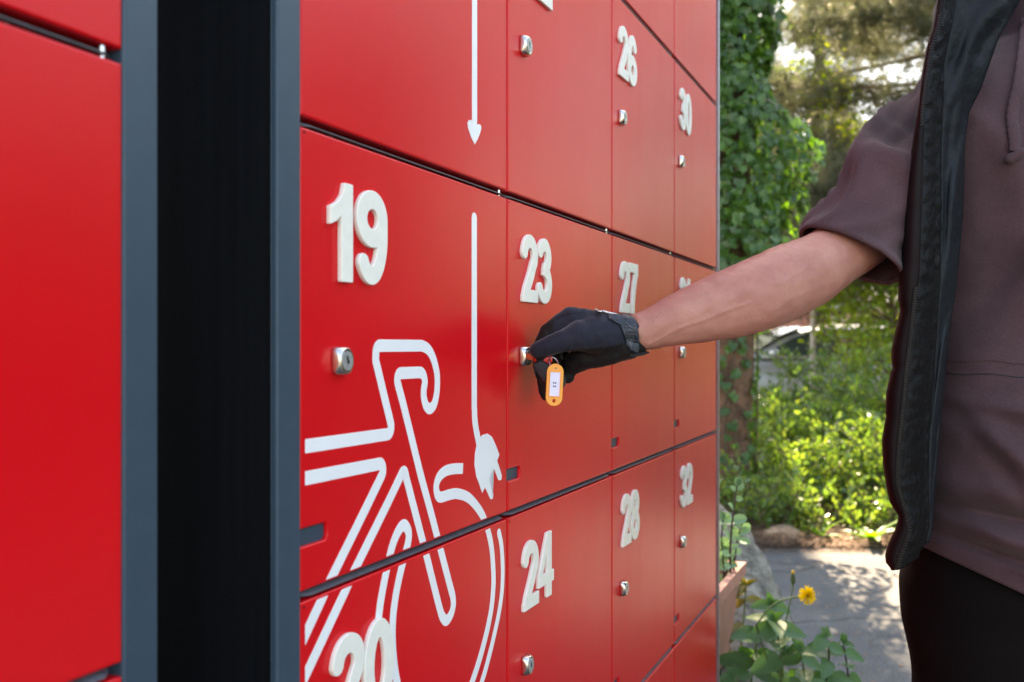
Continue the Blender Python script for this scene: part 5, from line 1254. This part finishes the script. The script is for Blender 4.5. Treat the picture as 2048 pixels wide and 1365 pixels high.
        mesh(nm, V + V2, F, M['carglass'], root)
    return root
car(4.30, 14.6, 'pale silver hatchback car parked beyond the shrubs')
# ---- low brick building with white framed windows
m, t, b = newmat('red_brick'); tc = N(t, 'ShaderNodeTexCoord'); mp = N(t, 'ShaderNodeMapping'); mp.inputs['Rotation'].default_value = (R(90), 0, 0); t.links.new(tc.outputs['Object'], mp.inputs[0])
bk = N(t, 'ShaderNodeTexBrick'); bk.inputs['Scale'].default_value = 4.5; bk.inputs['Color1'].default_value = (.30, .085, .05, 1); bk.inputs['Color2'].default_value = (.22, .065, .045, 1); bk.inputs['Mortar'].default_value = (.30, .27, .24, 1); bk.inputs['Mortar Size'].default_value = .012
t.links.new(mp.outputs[0], bk.inputs['Vector']); t.links.new(bk.outputs[0], b.inputs['Base Color']); b.inputs['Roughness'].default_value = .9; M['brick'] = m
M['whitepaint'] = simple('white_painted_wood', (.75, .74, .72), .5); M['rooftile'] = simple('blue_grey_roof', (.12, .13, .16), .7, 0, .2, 3)
h0 = at(1690, 640, 38); hs = empty('brick_building', (h0.x, 38, 0)); tag(hs, 'low red brick building with white framed windows behind the car', 'building')
box('wall', (-1.3, 7, 0, 6, 0, 2.75), M['brick'], hs); 
mesh('roof', [(-1.8, -.5, 2.72), (7.5, -.5, 2.72), (7.5, 3, 4.4), (-1.8, 3, 4.4), (7.5, 6.5, 2.72), (-1.8, 6.5, 2.72), (-1.8, -.5, 2.85), (7.5, -.5, 2.85), (7.5, 3, 4.53), (-1.8, 3, 4.53), (7.5, 6.5, 2.85), (-1.8, 6.5, 2.85)], [(6, 7, 8, 9), (9, 8, 10, 11), (0, 3, 2, 1), (3, 5, 4, 2), (0, 1, 7, 6), (1, 2, 8, 7), (2, 4, 10, 8), (4, 5, 11, 10), (5, 3, 9, 11), (3, 0, 6, 9)], M['rooftile'], hs)
box('fascia', (-1.7, 7.4, -.46, -.42, 2.5, 2.72), M['whitepaint'], hs)
for xx in (-.75, 1.15, 3.0, 5.0):
    f = box('window', (xx, xx + .70, -.05, .0, 1.45, 2.25), M['whitepaint'], hs, .01); box('pane', (xx + .09, xx + .61, -.062, -.052, 1.54, 2.16), M['carglass'], f)

# ================================================================== planter, boulder, weeds at the locker end
M['terracotta'] = simple('pale_terracotta', (.46, .20, .145), .75, 0, .1, 12, (200, .25, .002))
pc = at(1486, 1124, 2.62); root = empty('planter', (pc.x, pc.y, 0), RZ); tag(root, 'salmon terracotta planter box standing past the end of the lockers', 'planter')
zt = pc.z; Lp, Wp = .62, .19
def rect(x0, x1, y0, y1, z): return [Vector((x0, y0, z)), Vector((x1, y0, z)), Vector((x1, y1, z)), Vector((x0, y1, z))]
mb = MB(); mb.loft([rect(-Lp + .06, -.045, .03, Wp - .03, zt - .24), rect(-Lp + .02, -.012, .004, Wp - .004, zt - .03), rect(-Lp, 0, -.008, Wp + .008, zt - .03), rect(-Lp, 0, -.008, Wp + .008, zt), rect(-Lp + .018, -.018, .010, Wp - .010, zt), rect(-Lp + .024, -.024, .016, Wp - .016, zt - .05)], True, False)
mb.build('box', M['terracotta'], root)
box('soil', (-Lp + .022, -.022, .014, Wp - .014, zt - .07, zt - .045), M['soil'], root)
mb = MB(); mb.loft([rect(-Lp + .10, -.09, .04, Wp - .04, 0), rect(-Lp + .10, -.09, .04, Wp - .04, zt - .238)]); mb.build('stand', M['black_panel'], root)
# variegated pot plant
pr = empty('potted_plant', (pc.x, pc.y, zt - .05), 0); tag(pr, 'pot plant with pale rounded leaves on dark stems in the planter', 'plant')
def round_leaf(n=10, l=1.0, w_=.72):
    V = [(0, 0, 0)]; 
    for k in range(1, n): a = math.pi * k / n; V.append((w_ / 2 * math.sin(a) , l * (1 - math.cos(a)) / 2, .10 * math.sin(a)))
    V.append((0, l, -.06)); m_ = n - 1
    for k in range(1, n): a = math.pi * k / n; V.append((-w_ / 2 * math.sin(a), l * (1 - math.cos(a)) / 2, .10 * math.sin(a)))
    mids = len(V); V.append((0, l * .5, -.03)); ring = list(range(0, n + 1)) + list(range(2 * n - 1, n, -1)); F = [(mids, ring[i], ring[(i + 1) % len(ring)]) for i in range(len(ring))]
    return V, F
V, F = round_leaf(); RL = bpy.data.meshes.new('leaf'); RL.from_pydata(V, [], F); RL.update(); RL.materials.append(M['pale_leaf'])
def put_leaf(me, par, p, d, s, up=Vector((0, -.4, 1))):
    d = d.normalized(); nz = (up - d * up.dot(d)).normalized(); xx = d.cross(nz); o = bpy.data.objects.new('leaf', me); COL.objects.link(o); o.parent = par; o.location = p; o.scale = (s, s, s); o.rotation_euler = Matrix((xx, d, nz)).transposed().to_euler(); return o
random.seed(4)
inv = lambda px, py, Y: at(px, py, Y) - Vector((pc.x, pc.y, zt - .05))
stems = [[(1462, 1170), (1460, 1110), (1464, 1050), (1470, 1000), (1474, 972)], [(1466, 1165), (1470, 1110), (1478, 1068), (1484, 1048)], [(1448, 1190), (1447, 1130), (1443, 1080), (1446, 1040)], [(1456, 1180), (1452, 1150), (1455, 1130), (1450, 1105)], [(1440, 1190), (1436, 1130), (1440, 1090)]]
for si, st in enumerate(stems):
    Ys = 2.50 + .02 * si; pts = [inv(x, y, Ys) for x, y in catmull(st, 4)]; mb = MB(); mb.tube(pts, [.0035 - .002 * i / len(pts) for i in range(len(pts))], 6); mb.build('stem', M['darkstem'], pr, True)
    for i in range(3 if si < 2 else 2, len(pts), 2):
        for s in (-1, 1):
            if random.random() < .15: continue
            put_leaf(RL, pr, pts[i].lerp(pts[i - 1], random.random()), Vector((s * random.uniform(.5, 1), random.uniform(-.9, .5), random.uniform(-.3, .9))), random.uniform(.018, .036), Vector((random.uniform(-.8, .8), -1.0, random.uniform(0, 1.2))))
    for k in range(3): put_leaf(RL, pr, pts[-1], Vector((random.gauss(0, .5), -.3, 1)), .024, Vector((random.uniform(-.6, .6), -.9, .3)))
# boulder
m, t, b = newmat('lichened_granite'); src, nz, cr = noise_col(t, b, (.075, .068, .055), (.36, .33, .27), 16, 8, .7, lo=.36, hi=.66); b.inputs['Roughness'].default_value = .92; bump(t, b, src, 45, .9, .02, 7); bump(t, b, src, 9, .6, .05, 4); M['granite'] = m
def rock(name, label, cat, c, ax, seed, mat, sub_=5, rough=.16, group=None, rz=0, f1=1.3):
    bm = bmesh.new(); bmesh.ops.create_icosphere(bm, subdivisions=sub_, radius=1)
    for v in bm.verts:
        n_ = v.co.normalized(); d = 1 + rough * noise.noise(n_ * f1 + Vector((seed, 0, 0))) * 1.8 + rough * .45 * noise.noise(n_ * 4 + Vector((seed, 5, 0))) + rough * .22 * noise.noise(n_ * 11 + Vector((seed, 1, 2)))
        # a few flat broken faces
        for fn, lim in ((Vector((.5, -.6, .62)), .80), (Vector((.8, .1, .35)), .86), (Vector((-.3, -.9, .2)), .84), (Vector((-.6, .2, .7)), .85)):
            h_ = (n_ * d).dot(fn.normalized()); d *= (lim + (h_ - lim) * .25) / h_ if h_ > lim else 1
        v.co = Vector((n_.x * d * ax[0], n_.y * d * ax[1], n_.z * d * ax[2]))
    me_ = bpy.data.meshes.new(name); bm.to_mesh(me_); bm.free(); o = link(name, me_, mat, None, True); o.location = c; o.rotation_euler = (0, 0, rz); tag(o, label, cat, group); return o
rock('boulder', 'big grey granite boulder behind the nettles next to the planter', 'rock', (.56, 3.02, .16), (.33, .40, .48), 3.1, M['granite'])
M['tanstone'] = simple('tan_stone', (.36, .22, .14), .9, 0, .35, 20, (60, .6, .01, 5))
p = at(1565, 1082, 5.85); rock('flat_stone', 'flat tan stone lying at the far edge of the footpath', 'rock', (p.x, 5.9, .03), (.145, .10, .055), 7.7, M['tanstone'], 4, .22)
p = at(1655, 1083, 5.85); rock('bark_piece', 'curled orange brown bark piece on the litter right of the tan stone', 'bark', (p.x, 5.85, .02), (.12, .035, .022), 2.2, simple('orange_bark', (.30, .13, .05), .9, 0, .3, 30), 3, .3, None, -.25)
p = at(1462, 1065, 5.9); rock('pale_stone', 'small pale stone behind the pot plant leaves', 'rock', (p.x, 6.0, .05), (.10, .08, .09), 5.2, M['granite'], 3, .2)
# needle litter, twigs
n = 9000; X = rng.uniform(.2, 3.2, n); Y = 5.55 + rng.exponential(.45, n) * 1.0; Z = np.array([max(floor_z(x, y), .0) if not on_path(x, y + .06) else .001 for x, y in zip(X, Y)]) + rng.uniform(.004, .03, n)
Z = np.where(np.array([on_path(x, y + .06) for x, y in zip(X, Y)]), .004, Z); keep = ~(np.array([on_path(x, y) for x, y in zip(X, Y)]) & (rng.random(n) < .5)); X, Y, Z = X[keep], Y[keep], Z[keep]; n = len(X)
P = np.stack([X, Y, Z], 1); a = rng.normal(size=(n, 3)); a[:, 2] *= .12; a /= np.linalg.norm(a, axis=1, keepdims=True); b_ = np.cross(a, np.array((0, 0, 1.0))); b_ /= np.linalg.norm(b_, axis=1, keepdims=True); L = rng.uniform(.04, .12, n)[:, None]
V = np.stack([P - a * L / 2 - b_ * .0016, P - a * L / 2 + b_ * .0016, P + a * L / 2 + b_ * .0012, P + a * L / 2 - b_ * .0012], 1).reshape(-1, 3)
tag(fast_mesh('needle_litter', V, np.arange(n * 4).reshape(n, 4), leafmat('dry_needles', [(.10, .045, .025), (.20, .10, .055), (.30, .17, .10)], .1, .8)), kind='stuff')
mb = MB()
for k in range(46):
    c = Vector((random.uniform(1.0, 2.7), random.uniform(5.7, 6.8), .03)); a = random.uniform(0, math.pi); d = Vector((math.cos(a), math.sin(a) * .6, random.uniform(-.02, .12))) * random.uniform(.10, .32); limb(mb, c - d, c + d, .005, .0025, .08, 4, 5)
tag(mb.build('fallen_twigs', M['twig']), kind='stuff')
# fallen leaves on the path
n = 620; P = np.stack([rng.uniform(.6, 3.2, n), rng.uniform(2.6, 5.6, n), np.full(n, .006)], 1); V, F = leaves(P, .026, .4, .1, .1); V[:, 2] = np.abs(V[:, 2] - .006) * .35 + .004
tag(fast_mesh('fallen_leaves', V, F, leafmat('dry_leaf', [(.16, .07, .035), (.28, .16, .08)], .1, .7)), kind='stuff')
# ---- broad leaved weeds at the path edge
def serrated(n, l, w_, teeth, curl, mat, wid=lambda q: math.sin(math.pi * q ** .75) ** .8):
    V = []; 
    for i in range(n + 1):
        q = i / n; hw = w_ / 2 * wid(q) * (1 + (teeth if i % 2 else -teeth)); zc = -curl * q * q
        V += [(-hw, q * l, zc + .22 * hw), (-hw * .5, q * l, zc + .05 * hw), (0, q * l, zc - .05 * hw), (hw * .5, q * l, zc + .05 * hw), (hw, q * l, zc + .22 * hw)]
    F = [(i * 5 + j, i * 5 + j + 1, i * 5 + j + 6, i * 5 + j + 5) for i in range(n) for j in range(4)]
    me_ = bpy.data.meshes.new('leaf'); me_.from_pydata(V, [], F); me_.update(); me_.materials.append(M[mat]); me_.polygons.foreach_set('use_smooth', np.ones(len(F), dtype=bool)); return me_
WL = [serrated(12, 1, .22, .10, .35, 'weed'), serrated(12, 1, .28, .06, .5, 'weed')]
random.seed(12)
for (px, py, k, s0_, lb) in ((1640, 1072, 9, .17, 'rosette of long green leaves near the orange bark piece'), (1745, 1080, 14, .20, 'leafy dandelion clump at the path edge next to the vest'), (1600, 1062, 6, .11, 'small weed tuft behind the tan stone'), (1712, 1058, 9, .15, 'green weed tuft between the two larger rosettes')):
    Y = HC * FPX / (py - HY + 10); p = at(px, py, min(6.6, max(5.75, Y))); r_ = empty('weed', (p.x, p.y, .0)); tag(r_, lb, 'weed', 'weeds at the footpath edge')
    for i in range(k):
        a = 2 * math.pi * i / k + random.gauss(0, .3); put_leaf(random.choice(WL), r_, Vector((0, 0, .02)), Vector((math.cos(a), math.sin(a), random.uniform(.5, 1.6))), s0_ * random.uniform(.7, 1.15), Vector((0, 0, 1)))
# ---- nettles and dandelion in front of the boulder
NL = [serrated(18, 1, .62, .07, .30, 'nettle', lambda q: (math.sin(math.pi * min(1, q * 1.02 + .0) ** .62) ** .75)), serrated(18, 1, .56, .08, .15, 'nettle', lambda q: math.sin(math.pi * q ** .6) ** .8)]
OL = serrated(10, 1, .42, .02, .25, 'olive_leaf')
def stem_plant(name, label, cat, group, base, path, Y, pairs, smin, smax, leaves_, stem='greenstem', seed=1, r=.003):
    random.seed(seed); pr_ = at(path[0][0], path[0][1], Y); rt = empty(name, (pr_.x, pr_.y, 0)); tag(rt, label, cat, group)
    pts = [Vector((0, 0, -.02)), Vector((.0, .0, pr_.z * .5))] + [at(x, y, Y) - Vector((pr_.x, pr_.y, 0)) for x, y in catmull(path, 5)]
    mb = MB(); mb.tube(pts, [r * (1.2 - .7 * i / len(pts)) for i in range(len(pts))], 7); mb.build('stem', M[stem], rt, True); top = len(pts) - 1; st = 2
    pairs += 2
    for i in range(pairs):
        f = i / max(1, pairs - 1); j = int(st + (top - st) * f); s = smax + (smin - smax) * f; a0 = random.uniform(-.5, .5) + (i % 2) * math.pi / 2
        for sgn in (0, math.pi):
            a = a0 + sgn + random.gauss(0, .25); d = Vector((math.cos(a), math.sin(a) * .7, random.uniform(-.45, .15))); put_leaf(random.choice(leaves_), rt, pts[j], d, s * random.uniform(1.05, 1.5), Vector((random.gauss(0, .25), -1.1, 1)))
    for k in range(3): put_leaf(leaves_[0], rt, pts[-1], Vector((random.gauss(0, .6), random.gauss(0, .5), .9)), smin * .7, Vector((0, -.7, .6)))
    return rt
G = 'nettles in front of the boulder'
stem_plant('nettle_plant', 'nettle with a large serrated leaf low in front of the boulder', 'plant', G, None, [(1560, 1420), (1562, 1330), (1556, 1270), (1548, 1240)], 2.32, 4, .05, .075, NL, seed=2)
stem_plant('nettle_plant', 'tall nettle leaning beside the yellow flower stalk', 'plant', G, None, [(1500, 1440), (1505, 1330), (1520, 1270), (1541, 1210)], 2.40, 5, .045, .085, NL, seed=3)
stem_plant('nettle_plant', 'nettle with reddish stem standing before the dappled path', 'plant', G, None, [(1650, 1440), (1652, 1370), (1658, 1310), (1652, 1275)], 2.36, 4, .040, .065, NL, seed=4, stem='darkstem')
stem_plant('nettle_plant', 'outermost nettle nearest to the trousers with small drooping leaves', 'plant', G, None, [(1700, 1440), (1698, 1370), (1692, 1320), (1686, 1285)], 2.42, 4, .034, .060, NL, seed=5, stem='darkstem')
stem_plant('nettle_plant', 'short nettle at the bottom of the photo between the flower stalk and reddish stem', 'plant', G, None, [(1610, 1450), (1612, 1390), (1606, 1330), (1600, 1300)], 2.30, 4, .045, .065, NL, seed=6)
stem_plant('olive_weed', 'weed with yellowish olive leaves against the planter side', 'plant', None, None, [(1470, 1440), (1478, 1330), (1488, 1230), (1492, 1170)], 2.62, 4, .05, .07, [OL], seed=7)
stem_plant('nettle_plant', 'low nettle in the corner between planter and boulder', 'plant', G, None, [(1470, 1470), (1472, 1400), (1468, 1350)], 2.36, 3, .040, .06, NL, seed=9)
M['petal'] = leafmat('yellow_petal', [(.80, .53, .008), (.88, .62, .012)], .3, .5, (1.1, 1.0, .3)); M['flowerheart'] = simple('orange_flower_heart', (.75, .40, .01), .7); M['bract'] = simple('green_bract', (.07, .11, .03), .6)
fc = at(1614, 1192, 2.30); fr = empty('dandelion_flower', (fc.x - .03, fc.y, 0)); tag(fr, 'open yellow dandelion like flower on a bent green stalk before the boulder', 'flower')
fo_ = Vector((fc.x - .03, fc.y, 0))
mb = MB(); mb.tube([at(1548, 1470, 2.32) - fo_, at(1538, 1330, 2.32) - fo_] + [at(x, y, 2.31) - fo_ for x, y in catmull([(1512, 1250), (1540, 1216), (1566, 1200), (1600, 1194), (1612, 1193)], 5)], .0021, 7); mb.build('stalk', M['greenstem'], fr, True)
fn = Vector((.18, -.86, .30)).normalized(); fu = fn.cross(Vector((0, 0, 1))).normalized(); fv = fu.cross(fn)
Vp = []; Fp = []
for ly, (k, l, tilt) in enumerate(((26, .0215, .12), (24, .0180, .45), (18, .0135, .85), (12, .009, 1.2))):
    for i in range(k):
        a = 2 * math.pi * i / k + random.gauss(0, .07); rd = fu * math.cos(a) + fv * math.sin(a); d = (rd * math.cos(tilt) + fn * math.sin(tilt)); l_ = l * random.uniform(.85, 1.1); sd_ = d.cross(fn).normalized() * .0019; c = fc - fo_ + fn * .001 * ly; o = len(Vp)
        Vp += [c + rd * .001 - sd_ * .5, c + rd * .001 + sd_ * .5, c + d * l_ + sd_, c + d * l_ * 1.03, c + d * l_ - sd_]; Fp.append(tuple(range(o, o + 5)))
me_ = bpy.data.meshes.new('petals'); me_.from_pydata([tuple(v) for v in Vp], [], Fp); link('petals', me_, M['petal'], fr)
mb = MB(); mb.add(*capsule_arrays(fc - fo_ - fn * .010, fc - fo_ - fn * .001, .004, .0065, 12)); mb.build('sepals', M['bract'], fr, True)
bc = at(1586, 1156, 2.33); br_ = empty('flower_bud', (bc.x, bc.y, 0)); tag(br_, 'closed flower bud upright on a thin green stalk left of the yellow flower', 'flower'); bo = Vector((bc.x, bc.y, 0))
mb = MB(); mb.tube([at(1560, 1470, 2.33) - bo, at(1566, 1330, 2.33) - bo] + [at(x, y, 2.33) - bo for x, y in catmull([(1570, 1250), (1578, 1215), (1584, 1185), (1586, 1168)], 5)], .0018, 7); mb.build('stalk', M['greenstem'], br_, True)
mb = MB(); mb.loft([ring_at(at(1586, y, 2.33) - bo, Vector((.03, 0, 1)), r_, r_, 12) for y, r_ in ((1170, .002), (1165, .0055), (1158, .0058), (1151, .0046), (1147, .0036))]); mb.build('sepals', M['bract'], br_, True)
mb = MB(); mb.loft([ring_at(at(1586, y, 2.33) - bo, Vector((.03, 0, 1)), r_, r_, 10) for y, r_ in ((1149, .0035), (1145, .0038), (1141, .0020))]); mb.build('petals', M['flowerheart'], br_, True)
# grass at the foot of the planter and boulder
n = 900; X = .50 + rng.normal(0, .14, n); Y = 2.55 + rng.normal(0, .22, n); P = np.stack([X, Y, np.zeros(n)], 1); hgt = rng.uniform(.05, .22, n)[:, None]; a = rng.normal(size=(n, 3)) * .35; a[:, 2] = 1; b_ = np.cross(a, rng.normal(size=(n, 3))); b_ /= np.linalg.norm(b_, axis=1, keepdims=True)
V = np.stack([P - b_ * .002, P + b_ * .002, P + a * hgt], 1).reshape(-1, 3); tag(fast_mesh('grass', V, np.arange(3 * n).reshape(n, 3), M['weed']), kind='stuff')
